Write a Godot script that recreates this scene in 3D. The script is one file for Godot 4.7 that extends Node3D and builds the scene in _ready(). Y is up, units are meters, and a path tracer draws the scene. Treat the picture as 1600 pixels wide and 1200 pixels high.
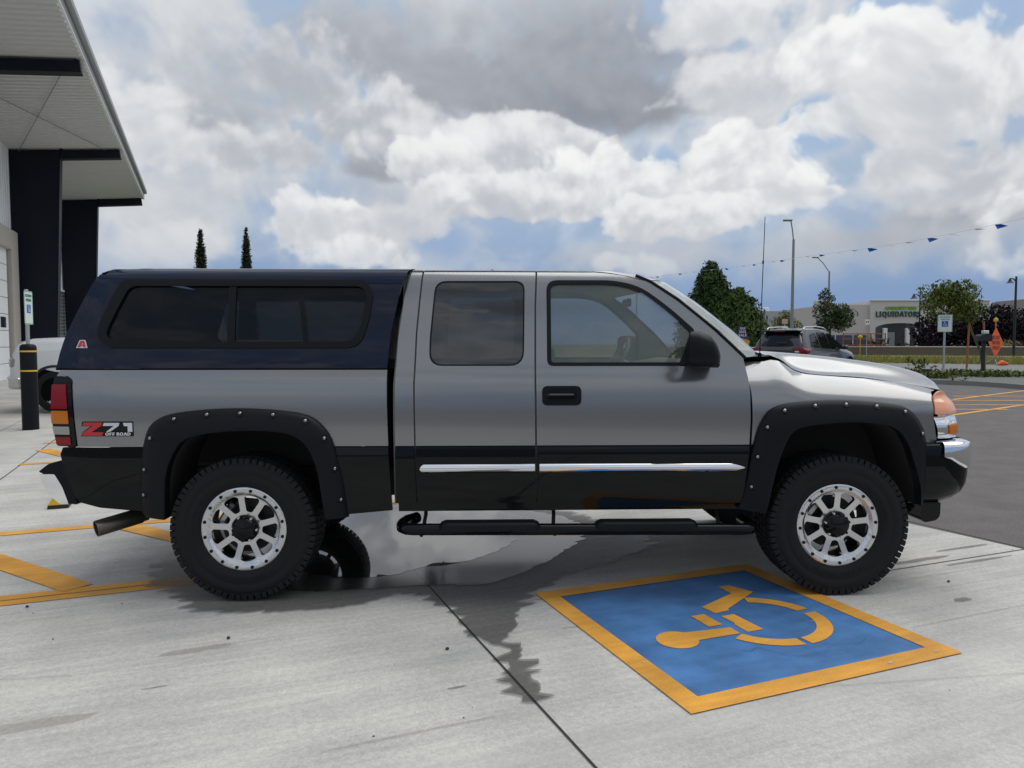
extends Node3D

# ---------------------------------------------------------------- mesh builder
class MB:
	var v := PackedVector3Array()
	var n := PackedVector3Array()
	var uv := PackedVector2Array()
	var col := PackedColorArray()
	var tinted := false
	var cc := Color.WHITE

	func tri(a: Vector3, b: Vector3, c: Vector3, na: Vector3, nb: Vector3, nc: Vector3, ua := Vector2.ZERO, ub := Vector2.ZERO, uc := Vector2.ZERO) -> void:
		v.append(a); n.append(na); uv.append(ua)
		if (c - a).cross(b - a).dot(na + nb + nc) < 0.0:
			v.append(c); n.append(nc); uv.append(uc)
			v.append(b); n.append(nb); uv.append(ub)
		else:
			v.append(b); n.append(nb); uv.append(ub)
			v.append(c); n.append(nc); uv.append(uc)
		if tinted:
			col.append(cc); col.append(cc); col.append(cc)

	func ftri(a: Vector3, b: Vector3, c: Vector3, out: Vector3, ua := Vector2.ZERO, ub := Vector2.ZERO, uc := Vector2.ZERO) -> void:
		var k := (c - a).cross(b - a)
		if k.length_squared() < 1e-18:
			return
		k = k.normalized()
		if k.dot(out) < 0.0:
			k = -k
		tri(a, b, c, k, k, k, ua, ub, uc)

	func quad(a: Vector3, b: Vector3, c: Vector3, d: Vector3, out: Vector3) -> void:
		var lu := a.distance_to(b)
		var lv := a.distance_to(d)
		ftri(a, b, c, out, Vector2(0, 0), Vector2(lu, 0), Vector2(lu, lv))
		ftri(a, c, d, out, Vector2(0, 0), Vector2(lu, lv), Vector2(0, lv))

	func box(ce: Vector3, s: Vector3, bv := 0.0, xf := Transform3D()) -> void:
		var h := s * 0.5
		bv = minf(bv, minf(h.x, minf(h.y, h.z)) * 0.9)
		var p := func(ax: int, sg: Vector3) -> Vector3:
			var r := h * sg
			for k in 3:
				if k != ax:
					r[k] -= sg[k] * bv
			return xf * (ce + r)
		var bs := xf.basis
		for ax in 3:
			var b1 := (ax + 1) % 3
			var b2 := (ax + 2) % 3
			for sa in [-1.0, 1.0]:
				var c: Array[Vector3] = []
				for q in [[-1.0, -1.0], [1.0, -1.0], [1.0, 1.0], [-1.0, 1.0]]:
					var sg := Vector3.ZERO
					sg[ax] = sa; sg[b1] = q[0]; sg[b2] = q[1]
					c.append(p.call(ax, sg))
				var o := Vector3.ZERO
				o[ax] = sa
				quad(c[0], c[1], c[2], c[3], bs * o)
				if bv > 0.0:
					for sb in [-1.0, 1.0]:
						var s1 := Vector3.ZERO
						s1[ax] = sa; s1[b1] = sb; s1[b2] = -1.0
						var s2 := s1
						s2[b2] = 1.0
						var oo := Vector3.ZERO
						oo[ax] = sa; oo[b1] = sb
						quad(p.call(ax, s1), p.call(ax, s2), p.call(b1, s2), p.call(b1, s1), bs * oo)
		if bv > 0.0:
			for x in [-1.0, 1.0]:
				for y in [-1.0, 1.0]:
					for z in [-1.0, 1.0]:
						var sg := Vector3(x, y, z)
						ftri(p.call(0, sg), p.call(1, sg), p.call(2, sg), bs * sg)

	func tube(pts: Array, r, seg := 8, caps := true) -> void:
		var m := pts.size()
		var up := Vector3.UP
		var d0: Vector3 = (pts[1] - pts[0]).normalized()
		if absf(d0.dot(up)) > 0.9:
			up = Vector3.RIGHT
		var rows := []
		var cen := []
		for i in m:
			var d: Vector3 = (pts[mini(i + 1, m - 1)] - pts[maxi(i - 1, 0)]).normalized()
			var s := d.cross(up).normalized()
			up = s.cross(d).normalized()
			var rr: float = r[i] if r is Array else r
			var row := []
			for k in seg + 1:
				var a := TAU * k / seg
				var o := s * cos(a) + up * sin(a)
				row.append([pts[i] + o * rr, o])
			rows.append(row)
		for i in m - 1:
			for k in seg:
				var A = rows[i][k]; var B = rows[i][k + 1]; var C = rows[i + 1][k + 1]; var D = rows[i + 1][k]
				var u0 := float(k) / seg
				var u1 := float(k + 1) / seg
				tri(A[0], B[0], C[0], A[1], B[1], C[1], Vector2(u0, i), Vector2(u1, i), Vector2(u1, i + 1))
				tri(A[0], C[0], D[0], A[1], C[1], D[1], Vector2(u0, i), Vector2(u1, i + 1), Vector2(u0, i + 1))
		if caps:
			for e in [0, m - 1]:
				var o: Vector3 = (pts[0] - pts[1]) if e == 0 else (pts[m - 1] - pts[m - 2])
				for k in seg:
					ftri(pts[e], rows[e][k][0], rows[e][k + 1][0], o)

	# profile of (radius, height) turned about the local z axis
	func lathe(pr: Array, xf := Transform3D(), seg := 32) -> void:
		var m := pr.size()
		var ns := []
		for i in m - 1:
			var d: Vector2 = pr[i + 1] - pr[i]
			ns.append(Vector2(d.y, -d.x).normalized())
		for i in m - 1:
			var n0: Vector2 = ns[i]
			var n1: Vector2 = ns[i]
			if i > 0 and ns[i - 1].dot(ns[i]) > 0.72:
				n0 = (ns[i - 1] + ns[i]).normalized()
			if i < m - 2 and ns[i + 1].dot(ns[i]) > 0.72:
				n1 = (ns[i + 1] + ns[i]).normalized()
			for k in seg:
				var a := TAU * k / seg
				var b := TAU * (k + 1) / seg
				var ca := Vector2(cos(a), sin(a))
				var cb := Vector2(cos(b), sin(b))
				var f := func(q: Vector2, w: Vector2) -> Vector3: return xf * Vector3(w.x * q.x, w.y * q.x, q.y)
				var g := func(q: Vector2, w: Vector2) -> Vector3: return (xf.basis * Vector3(w.x * q.x, w.y * q.x, q.y)).normalized()
				var A = f.call(pr[i], ca); var B = f.call(pr[i], cb); var C = f.call(pr[i + 1], cb); var D = f.call(pr[i + 1], ca)
				if pr[i].x > 1e-5:
					tri(A, B, C, g.call(n0, ca), g.call(n0, cb), g.call(n1, cb))
				if pr[i + 1].x > 1e-5:
					tri(A, C, D, g.call(n0, ca), g.call(n1, cb), g.call(n1, ca))

	# rows of points; smooth normals; flip turns them round
	func surf(rows: Array, flip := false, closed := false) -> void:
		var R := rows.size()
		var C: int = rows[0].size()
		var nn := []
		for i in R:
			var line := []
			for j in C:
				var jm := j - 1
				var jp := j + 1
				if closed:
					jm = (j - 1 + C - 1) % (C - 1)
					jp = (j + 1) % (C - 1)
				else:
					jm = maxi(jm, 0)
					jp = mini(jp, C - 1)
				var du: Vector3 = rows[mini(i + 1, R - 1)][j] - rows[maxi(i - 1, 0)][j]
				var dv: Vector3 = rows[i][jp] - rows[i][jm]
				var k := du.cross(dv)
				k = k.normalized() if k.length_squared() > 1e-20 else Vector3.UP
				line.append(-k if flip else k)
			nn.append(line)
		for i in R - 1:
			for j in C - 1:
				var u := [Vector2(j, i), Vector2(j + 1, i), Vector2(j + 1, i + 1), Vector2(j, i + 1)]
				tri(rows[i][j], rows[i][j + 1], rows[i + 1][j + 1], nn[i][j], nn[i][j + 1], nn[i + 1][j + 1], u[0], u[1], u[2])
				tri(rows[i][j], rows[i + 1][j + 1], rows[i + 1][j], nn[i][j], nn[i + 1][j + 1], nn[i + 1][j], u[0], u[2], u[3])

	# a flat outline pushed out along local z from z0 to z1
	func ext(poly: PackedVector2Array, z0: float, z1: float, xf := Transform3D()) -> void:
		var ids := Geometry2D.triangulate_polygon(poly)
		var bs := xf.basis
		for k in range(0, ids.size(), 3):
			var a := poly[ids[k]]; var b := poly[ids[k + 1]]; var c := poly[ids[k + 2]]
			for zz in [[z1, 1.0 if z1 > z0 else -1.0], [z0, -1.0 if z1 > z0 else 1.0]]:
				ftri(xf * Vector3(a.x, a.y, zz[0]), xf * Vector3(b.x, b.y, zz[0]), xf * Vector3(c.x, c.y, zz[0]), bs * Vector3(0, 0, zz[1]), a, b, c)
		var cw := Geometry2D.is_polygon_clockwise(poly)
		for i in poly.size():
			var a := poly[i]
			var b := poly[(i + 1) % poly.size()]
			var d := b - a
			var o := Vector3(d.y, -d.x, 0) * (-1.0 if cw else 1.0)
			quad(xf * Vector3(a.x, a.y, z0), xf * Vector3(b.x, b.y, z0), xf * Vector3(b.x, b.y, z1), xf * Vector3(a.x, a.y, z1), bs * o)

	# a curved sheet: the outline (x, y) with holes, at z = zf(x, y) + off; sg -1 mirrors it; flange turns its edges inwards
	func panel(poly: PackedVector2Array, holes: Array, zf: Callable, cell := 0.06, sg := 1.0, flange := 0.02, off := 0.0) -> void:
		var lo := poly[0]
		var hi := poly[0]
		for p in poly:
			lo = lo.min(p)
			hi = hi.max(p)
		var hr := []
		for h in holes:
			var r := Rect2(h[0], Vector2.ZERO)
			for p in h:
				r = r.expand(p)
			hr.append(r)
		var zn := func(p: Vector2) -> Array:
			var z: float = zf.call(p.x, p.y)
			var e := 0.012
			var zx: float = (zf.call(p.x + e, p.y) - zf.call(p.x - e, p.y)) / (2 * e)
			var zy: float = (zf.call(p.x, p.y + e) - zf.call(p.x, p.y - e)) / (2 * e)
			return [Vector3(p.x, p.y, (z + off) * sg), Vector3(-zx, -zy, sg).normalized() if sg > 0 else Vector3(-zx, -zy, -1.0).normalized()]
		var nx := int(ceil((hi.x - lo.x) / cell))
		var ny := int(ceil((hi.y - lo.y) / cell))
		var memo := {}
		for i in nx:
			for j in ny:
				var a := lo + Vector2(i, j) * cell
				var r := Rect2(a, Vector2(cell, cell))
				var sq := PackedVector2Array([a, a + Vector2(cell, 0), a + Vector2(cell, cell), a + Vector2(0, cell)])
				var parts: Array = Geometry2D.intersect_polygons(sq, poly)
				for h in holes.size():
					if hr[h].intersects(r):
						var left := []
						for q in parts:
							left.append_array(Geometry2D.clip_polygons(q, holes[h]))
						parts = left
				for q in parts:
					var ids := Geometry2D.triangulate_polygon(q)
					var c := []
					for p in q:
						if not memo.has(p):
							memo[p] = zn.call(p)
						c.append(memo[p])
					for k in range(0, ids.size(), 3):
						var A = c[ids[k]]; var B = c[ids[k + 1]]; var C = c[ids[k + 2]]
						tri(A[0], B[0], C[0], A[1], B[1], C[1], q[ids[k]], q[ids[k + 1]], q[ids[k + 2]])
		if flange > 0.0:
			for h in [poly] + holes:
				var cw := Geometry2D.is_polygon_clockwise(h)
				if h != poly:
					cw = not cw
				for i in h.size():
					var a: Vector2 = h[i]
					var b: Vector2 = h[(i + 1) % h.size()]
					var m := int(ceil(a.distance_to(b) / (cell * 1.5)))
					var o := Vector3(b.y - a.y, a.x - b.x, 0) * (-1.0 if cw else 1.0)
					for k in m:
						var p := a.lerp(b, float(k) / m)
						var q := a.lerp(b, float(k + 1) / m)
						var P := Vector3(p.x, p.y, (zf.call(p.x, p.y) + off) * sg)
						var Q := Vector3(q.x, q.y, (zf.call(q.x, q.y) + off) * sg)
						var e := Vector3(0, 0, -flange * sg)
						quad(P, Q, Q + e, P + e, o)

	func mesh() -> ArrayMesh:
		var m := ArrayMesh.new()
		if v.size() == 0:
			return m
		var a := []
		a.resize(Mesh.ARRAY_MAX)
		a[Mesh.ARRAY_VERTEX] = v
		a[Mesh.ARRAY_NORMAL] = n
		a[Mesh.ARRAY_TEX_UV] = uv
		if tinted:
			a[Mesh.ARRAY_COLOR] = col
		m.add_surface_from_arrays(Mesh.PRIMITIVE_TRIANGLES, a)
		return m

# ---------------------------------------------------------------- naming
var taken := {}

func numbered(parent: Node, called: String) -> String:
	var key := str(parent.get_instance_id()) + "/" + called
	var k: int = taken.get(key, 0)
	taken[key] = k + 1
	return called if k == 0 else "%s_%03d" % [called, k]

func put(mb: MB, called: String, m: Material, parent: Node, kind := "") -> MeshInstance3D:
	return put_mesh(mb.mesh(), called, m, parent, kind)

func put_mesh(me: Mesh, called: String, m: Material, parent: Node, kind := "") -> MeshInstance3D:
	var o := MeshInstance3D.new()
	o.mesh = me
	o.name = numbered(parent, called)
	o.material_override = m
	if kind:
		o.set_meta("kind", kind)
	parent.add_child(o, true)
	return o

func tag(o: Node, label: String, category: String, group := "") -> Node:
	o.set_meta("label", label)
	o.set_meta("category", category)
	if group:
		o.set_meta("group", group)
	return o

func thing(called: String, label: String, category: String, at := Vector3.ZERO, turn := 0.0, group := "") -> Node3D:
	var o := Node3D.new()
	o.name = numbered(self, called)
	add_child(o, true)
	o.position = at
	o.rotation.y = turn
	tag(o, label, category, group)
	return o

func copy(src: Node3D, called: String, label: String, at: Vector3, turn := 0.0) -> Node3D:
	var o: Node3D = src.duplicate()
	o.name = numbered(self, called)
	add_child(o, true)
	o.position = at
	o.rotation.y = turn
	o.set_meta("label", label)
	return o

# ---------------------------------------------------------------- materials
var M := {}

func mat(c: Color, rough := 0.6, metal := 0.0, coat := 0.0, spec := 0.5) -> StandardMaterial3D:
	var m := StandardMaterial3D.new()
	m.albedo_color = c.linear_to_srgb()
	m.roughness = rough
	m.metallic = metal
	m.metallic_specular = spec
	if coat > 0.0:
		m.clearcoat_enabled = true
		m.clearcoat = coat
		m.clearcoat_roughness = 0.03
	return m

func glass(c: Color, a: float, rough := 0.0, spec := 0.5) -> StandardMaterial3D:
	var m := mat(c, rough, 0.0, 0.0, spec)
	m.albedo_color.a = a
	m.transparency = BaseMaterial3D.TRANSPARENCY_ALPHA
	return m

func noise(freq: float, sd: int, oct := 4, gain := 0.5) -> FastNoiseLite:
	var f := FastNoiseLite.new()
	f.noise_type = FastNoiseLite.TYPE_SIMPLEX_SMOOTH
	f.seed = sd
	f.frequency = freq
	f.fractal_type = FastNoiseLite.FRACTAL_FBM
	f.fractal_octaves = oct
	f.fractal_gain = gain
	return f

func pv(a: Array) -> PackedVector2Array:
	var r := PackedVector2Array()
	for p in a:
		r.append(Vector2(p[0], p[1]))
	return r

# corners of an outline rounded by radius r (one number, or one per corner)
func rnd(a: Array, r, seg := 5) -> PackedVector2Array:
	var out := PackedVector2Array()
	var m := a.size()
	for i in m:
		var p := Vector2(a[i][0], a[i][1])
		var q := Vector2(a[(i + m - 1) % m][0], a[(i + m - 1) % m][1])
		var s := Vector2(a[(i + 1) % m][0], a[(i + 1) % m][1])
		var rr: float = r[i] if r is Array else r
		rr = minf(rr, minf(p.distance_to(q), p.distance_to(s)) * 0.48)
		if rr < 0.001:
			out.append(p)
			continue
		var d1 := (q - p).normalized() * rr
		var d2 := (s - p).normalized() * rr
		for k in seg + 1:
			var t := float(k) / seg
			out.append((p + d1).lerp(p, t).lerp(p.lerp(p + d2, t), t))
	return out

# a smooth open curve through the points, m points evenly along it
func spl(a: Array, m: int) -> Array:
	var pts := []
	for p in a:
		pts.append(Vector2(p[0], p[1]))
	var fine := []
	for i in pts.size() - 1:
		var p0: Vector2 = pts[maxi(i - 1, 0)]
		var p3: Vector2 = pts[mini(i + 2, pts.size() - 1)]
		for k in 16:
			fine.append(pts[i].cubic_interpolate(pts[i + 1], p0, p3, k / 16.0))
	fine.append(pts[-1])
	var run := [0.0]
	for i in fine.size() - 1:
		run.append(run[-1] + fine[i].distance_to(fine[i + 1]))
	var out := []
	var j := 0
	for k in m:
		var w: float = run[-1] * k / (m - 1)
		while j < fine.size() - 2 and run[j + 1] < w:
			j += 1
		var t := clampf((w - run[j]) / maxf(run[j + 1] - run[j], 1e-9), 0, 1)
		out.append(fine[j].lerp(fine[j + 1], t))
	return out

func lerp_table(t: Array, x: float) -> float:
	if x <= t[0][0]:
		return t[0][1]
	for i in t.size() - 1:
		if x <= t[i + 1][0]:
			return lerpf(t[i][1], t[i + 1][1], (x - t[i][0]) / (t[i + 1][0] - t[i][0]))
	return t[-1][1]

# the table as a smooth curve, sampled once: [first x, step, values]
func lut(t: Array, m := 300) -> Array:
	var lo: float = t[0][0]
	var hi: float = t[-1][0]
	var out := PackedFloat32Array()
	var slope := []
	for i in t.size():
		var a = t[maxi(i - 1, 0)]
		var b = t[mini(i + 1, t.size() - 1)]
		slope.append((b[1] - a[1]) / (b[0] - a[0]))
	for k in m:
		var x := lo + (hi - lo) * k / (m - 1)
		var i := 0
		while i < t.size() - 2 and t[i + 1][0] < x:
			i += 1
		var w: float = t[i + 1][0] - t[i][0]
		var s: float = (x - t[i][0]) / w
		var s2 := s * s
		var s3 := s2 * s
		out.append((2 * s3 - 3 * s2 + 1) * t[i][1] + (s3 - 2 * s2 + s) * w * slope[i] + (3 * s2 - 2 * s3) * t[i + 1][1] + (s3 - s2) * w * slope[i + 1])
	return [lo, (hi - lo) / (m - 1), out]

func look(l: Array, x: float) -> float:
	var k: float = clampf((x - l[0]) / l[1], 0.0, l[2].size() - 1.001)
	var i := int(k)
	return lerpf(l[2][i], l[2][i + 1], k - i)

# ---------------------------------------------------------------- the lie of the land
# level round the truck, rising two per cent beyond it, level again far off
func land(z: float) -> float:
	return clampf(0.02 * (-z - 7.0), 0.0, 0.52)

const PU := Vector2(0.9252, -0.3795)   # along the parking stalls' rows (x, z)
const PW := Vector2(0.3795, 0.9252)    # along the stalls, towards the viewer

func spot(x: float, z: float, up := 0.0) -> Vector3:
	return Vector3(x, land(z) + up, z)

# a sheet laid on the land: outline in (x, z)
func sheet(mb: MB, poly: PackedVector2Array, up: float) -> void:
	for band in [[-7.0, 900.0], [-33.0, -7.0], [-900.0, -33.0]]:
		var strip := pv([[-2000, band[0]], [2000, band[0]], [2000, band[1]], [-2000, band[1]]])
		for q in Geometry2D.intersect_polygons(poly, strip):
			var ids := Geometry2D.triangulate_polygon(q)
			for k in range(0, ids.size(), 3):
				var P := []
				var U := []
				for e in 3:
					var p: Vector2 = q[ids[k + e]]
					P.append(Vector3(p.x, land(p.y) + up, p.y))
					U.append(Vector2(p.dot(PU), p.dot(PW)))
				mb.tri(P[0], P[1], P[2], Vector3.UP, Vector3.UP, Vector3.UP, U[0], U[1], U[2])

func line_poly(a: Vector2, b: Vector2, w: float) -> PackedVector2Array:
	var s := (b - a).orthogonal().normalized() * w * 0.5
	return PackedVector2Array([a + s, b + s, b - s, a - s])

# ---------------------------------------------------------------- sky
# masses of cloud: azimuth, elevation, half width, half height (degrees), top tone, base tone, softness, kind
# kinds: 0 thin haze, 1 soft layer, 2 heaped cloud, 3 grey rain cloud, 4 a gap that shows the blue
func cloud_masses() -> Array:
	var a := [
		[-25.9, 8.2, 14.3, 4.8, 0.81, 0.75, 0.70, 0],
		[-8.7, 8.0, 11.0, 3.8, 0.80, 0.74, 0.70, 0],
		[28.2, 7.0, 14.1, 3.4, 0.74, 0.70, 0.70, 0],
		[9.7, 6.6, 12.4, 1.9, 0.75, 0.70, 0.80, 0],
		[-21.6, 16.1, 14.3, 9.9, 0.83, 0.74, 0.60, 1],
		[-1.9, 21.8, 18.8, 6.7, 0.82, 0.72, 0.60, 1],
		[20.8, 17.4, 14.2, 8.2, 0.88, 0.79, 0.50, 1],
		[30.7, 10.6, 9.0, 4.9, 0.84, 0.76, 0.50, 1],
		[-7.7, 11.3, 12.3, 3.8, 0.84, 0.74, 0.50, 1],
		[22.5, 14.8, 3.2, 2.7, 0.00, 0.00, 0.40, 4],
		[11.5, 12.8, 1.4, 2.0, 0.00, 0.00, 0.40, 4],
		[32.2, 20.3, 3.2, 2.3, 0.00, 0.00, 0.40, 4],
		[26.3, 21.8, 2.8, 1.2, 0.00, 0.00, 0.40, 4],
		[-5.4, 8.0, 3.4, 2.2, 0.00, 0.00, 0.60, 4],
		[-17.3, 18.6, 7.0, 3.9, 0.84, 0.70, 0.40, 2],
		[-11.4, 21.1, 8.8, 4.0, 0.72, 0.64, 0.60, 3],
		[-26.3, 14.3, 4.6, 3.8, 0.90, 0.80, 0.35, 2],
		[-17.8, 13.7, 6.3, 2.2, 0.88, 0.72, 0.35, 2],
		[-21.2, 15.3, 5.2, 2.6, 0.72, 0.66, 0.50, 3],
		[-11.5, 16.1, 5.5, 3.2, 0.89, 0.70, 0.35, 2],
		[14.6, 22.0, 6.5, 2.6, 0.92, 0.80, 0.35, 2],
		[24.6, 18.9, 5.4, 2.9, 0.96, 0.82, 0.16, 2],
		[29.1, 15.4, 6.9, 4.5, 0.93, 0.78, 0.18, 2],
		[33.0, 16.4, 3.1, 2.7, 0.95, 0.82, 0.16, 2],
		[31.8, 10.1, 5.3, 3.3, 0.88, 0.74, 0.35, 2],
		[27.7, 12.6, 3.8, 2.9, 0.91, 0.77, 0.30, 2],
		[6.2, 20.9, 12.1, 4.9, 0.69, 0.60, 0.50, 3],
		[7.2, 17.5, 8.2, 2.7, 0.60, 0.55, 0.40, 3],
		[16.4, 18.2, 5.3, 2.6, 0.90, 0.77, 0.35, 2],
		[16.5, 13.2, 3.9, 2.4, 0.95, 0.80, 0.15, 2],
		[19.2, 10.8, 4.3, 2.3, 0.96, 0.80, 0.15, 2],
		[1.5, 13.9, 6.1, 2.8, 0.92, 0.74, 0.18, 2],
		[7.3, 11.3, 6.6, 2.8, 0.95, 0.78, 0.15, 2],
		[-5.3, 12.7, 4.0, 2.1, 0.93, 0.73, 0.16, 2],
		[-0.5, 10.7, 5.7, 2.2, 0.92, 0.74, 0.16, 2],
		[12.5, 9.1, 6.6, 1.6, 0.92, 0.76, 0.18, 2],
		[-10.1, 13.0, 3.7, 1.6, 0.67, 0.60, 0.50, 3],
		[-4.8, 19.1, 7.7, 2.7, 0.68, 0.61, 0.50, 3],
		[-9.7, 8.0, 7.1, 2.9, 0.84, 0.76, 0.50, 1],
		[-14.3, 8.7, 4.4, 2.9, 0.94, 0.79, 0.18, 2],
		[-11.6, 6.6, 4.0, 1.7, 0.93, 0.80, 0.30, 2],
		[-27.8, 8.9, 5.1, 2.6, 0.82, 0.76, 0.60, 1],
		[-8.2, 9.2, 3.8, 2.1, 0.84, 0.76, 0.40, 2],
		[-23.1, 6.8, 4.0, 1.7, 0.85, 0.80, 0.60, 2],
		[10.4, 5.7, 1.9, 1.0, 0.84, 0.78, 0.60, 2],
		[7.3, 6.1, 1.4, 0.8, 0.84, 0.78, 0.60, 2],
		[30.8, 8.4, 7.0, 1.4, 0.70, 0.66, 0.60, 3],
		[26.3, 7.3, 5.2, 1.1, 0.72, 0.68, 0.70, 3],
	]
	var r := RandomNumberGenerator.new()
	r.seed = 41
	for k in 230:
		var az := r.randf_range(38.0, 322.0)
		var el := rad_to_deg(asin(r.randf_range(0.03, 0.95)))
		if k >= 195:
			az = r.randf_range(-38.0, 38.0)
			el = r.randf_range(34.0, 85.0)
		var kind: int = [1, 2, 2, 2, 3, 3, 0, 4, 4][r.randi_range(0, 8)]
		var w := r.randf_range(4.0, 10.0) * (1.4 if kind < 2 else 0.9)
		var top: float = [0.78, 0.86, 0.94, 0.66, 0.0][kind] + r.randf_range(-0.04, 0.03)
		var base: float = [0.72, 0.75, 0.74, 0.58, 0.0][kind] + r.randf_range(-0.04, 0.03)
		a.append([az, el, w * 1.5, w * r.randf_range(0.55, 0.9), top, base, [0.9, 0.5, 0.26, 0.5, 0.5][kind], kind])
	a.sort_custom(func(p, q): return [0, 1, 4, 3, 2].find(p[7]) < [0, 1, 4, 3, 2].find(q[7]))
	return a

var sky_mass := []
var sky_n: Array[FastNoiseLite] = []

# one row of the sky, from column i0 to i1, of a panorama W wide
func sky_row(j: int, W: int, i0: int, i1: int) -> PackedByteArray:
	var H := W / 2
	var el := PI * (0.5 - (j + 0.5) / H)
	var row := PackedByteArray()
	row.resize((i1 - i0) * 3)
	var ce := cos(el)
	var se := sin(el)
	var eld := rad_to_deg(el)
	# masses that this row can meet
	var near := []
	for m in sky_mass:
		if absf(eld - m.el) < m.ry * 1.7 + 1.0:
			near.append(m)
	var air := Color(0.475, 0.575, 0.72).lerp(Color(0.60, 0.69, 0.80), smoothstep(1.5, 13.0, eld)).lerp(Color(0.52, 0.645, 0.80), smoothstep(24.0, 75.0, eld))
	var list := []
	for i in range(i0, i1):
		var az := TAU * (i + 0.5) / W
		var d := Vector3(sin(az) * ce, se, -cos(az) * ce)
		if i % 16 == 0 or i == i0:
			list = []
			var mid := TAU * (i + 8.0) / W
			var dm := Vector3(sin(mid) * ce, se, -cos(mid) * ce)
			for m in near:
				if dm.dot(m.c) > m.reach:
					list.append(m)
		var n0 := sky_n[2].get_noise_3dv(d)
		var w0 := d + Vector3(n0, -n0, n0 * 0.5) * 0.035
		var n1 := sky_n[0].get_noise_3dv(w0)
		var n2 := sky_n[1].get_noise_3dv(w0 + Vector3(n1, -n1, n1) * 0.016)
		var puff := 0.5 + n2          # cellular: about -1 .. 0.3
		var n3 := sky_n[3].get_noise_3dv(w0)
		var up := sky_n[3].get_noise_3d(w0.x + 0.006, w0.y + 0.014, w0.z - 0.002)
		var rel := (n3 - up) * 0.9 - 0.10 * (puff - 0.05)
		var c := air
		c = c.lerp(Color(0.675, 0.715, 0.77).lerp(Color(0.845, 0.865, 0.89), clampf(0.5 + n1 * 1.0 + n0 * 0.9 - n3 * 0.3, 0.0, 1.0)), clampf(0.84 + n0 * 0.7 + n1 * 0.5, 0.2, 0.97) * smoothstep(1.0, 14.0, eld))
		for m in list:
			var dx: float = d.dot(m.r) / m.rx
			var dy: float = (d.dot(m.u)) / m.ryr
			if dy < 0.0 and m.kind == 2:
				dy *= 1.35
			var e := 1.0 - sqrt(dx * dx + dy * dy)
			if e < -0.75:
				continue
			var f: float
			if m.kind == 2:
				f = e + 0.60 * n1 - 0.50 * puff + 0.35 * n0 + 0.11
			elif m.kind == 3:
				f = e + 0.50 * n1 - 0.10 * puff + 0.45 * n0 + 0.06
			else:
				f = e + 0.55 * n1 - 0.08 * puff + 0.5 * n0
			if f <= 0.0:
				continue
			var q: float = f / m.soft
			var a: float = (1.0 - exp(-q * q * 2.2)) * m.most
			var t: float
			if m.kind == 2:
				t = 0.50 + 0.42 * dy + rel * 0.75 + 0.35 * n1 + 0.35 * n0 - 0.25 * smoothstep(0.3, 1.0, f)
				t = 1.0 / (1.0 + exp(-4.0 * (t - 0.5)))
			elif m.kind == 3:
				t = clampf(0.50 + 0.42 * dy + rel * 0.35 + n1 * 0.6 + n0 * 0.4, 0.0, 1.0)
			else:
				t = clampf(0.5 + 0.25 * dy + rel * 0.45 + n1 * 0.6 + n0 * 0.5, 0.0, 1.0)
			var tone: float = lerpf(m.base, m.top, t) * 0.985
			if m.kind == 4:
				c = c.lerp(air * Color(0.97, 0.985, 1.01), a)
				continue
			var w := clampf((tone - 0.6) / 0.35, 0.0, 1.0)
			c = c.lerp(Color(tone * lerpf(0.955, 1.0, w), tone * lerpf(0.985, 1.0, w), tone * lerpf(1.045, 0.99, w)), a)
		# air between: low clouds go blue
		c = c.lerp(air, 0.42 * (1.0 - smoothstep(0.5, 8.0, eld)))
		row[(i - i0) * 3] = int(clampf(c.r, 0, 1) * 255.0)
		row[(i - i0) * 3 + 1] = int(clampf(c.g, 0, 1) * 255.0)
		row[(i - i0) * 3 + 2] = int(clampf(c.b, 0, 1) * 255.0)
	return row

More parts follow.
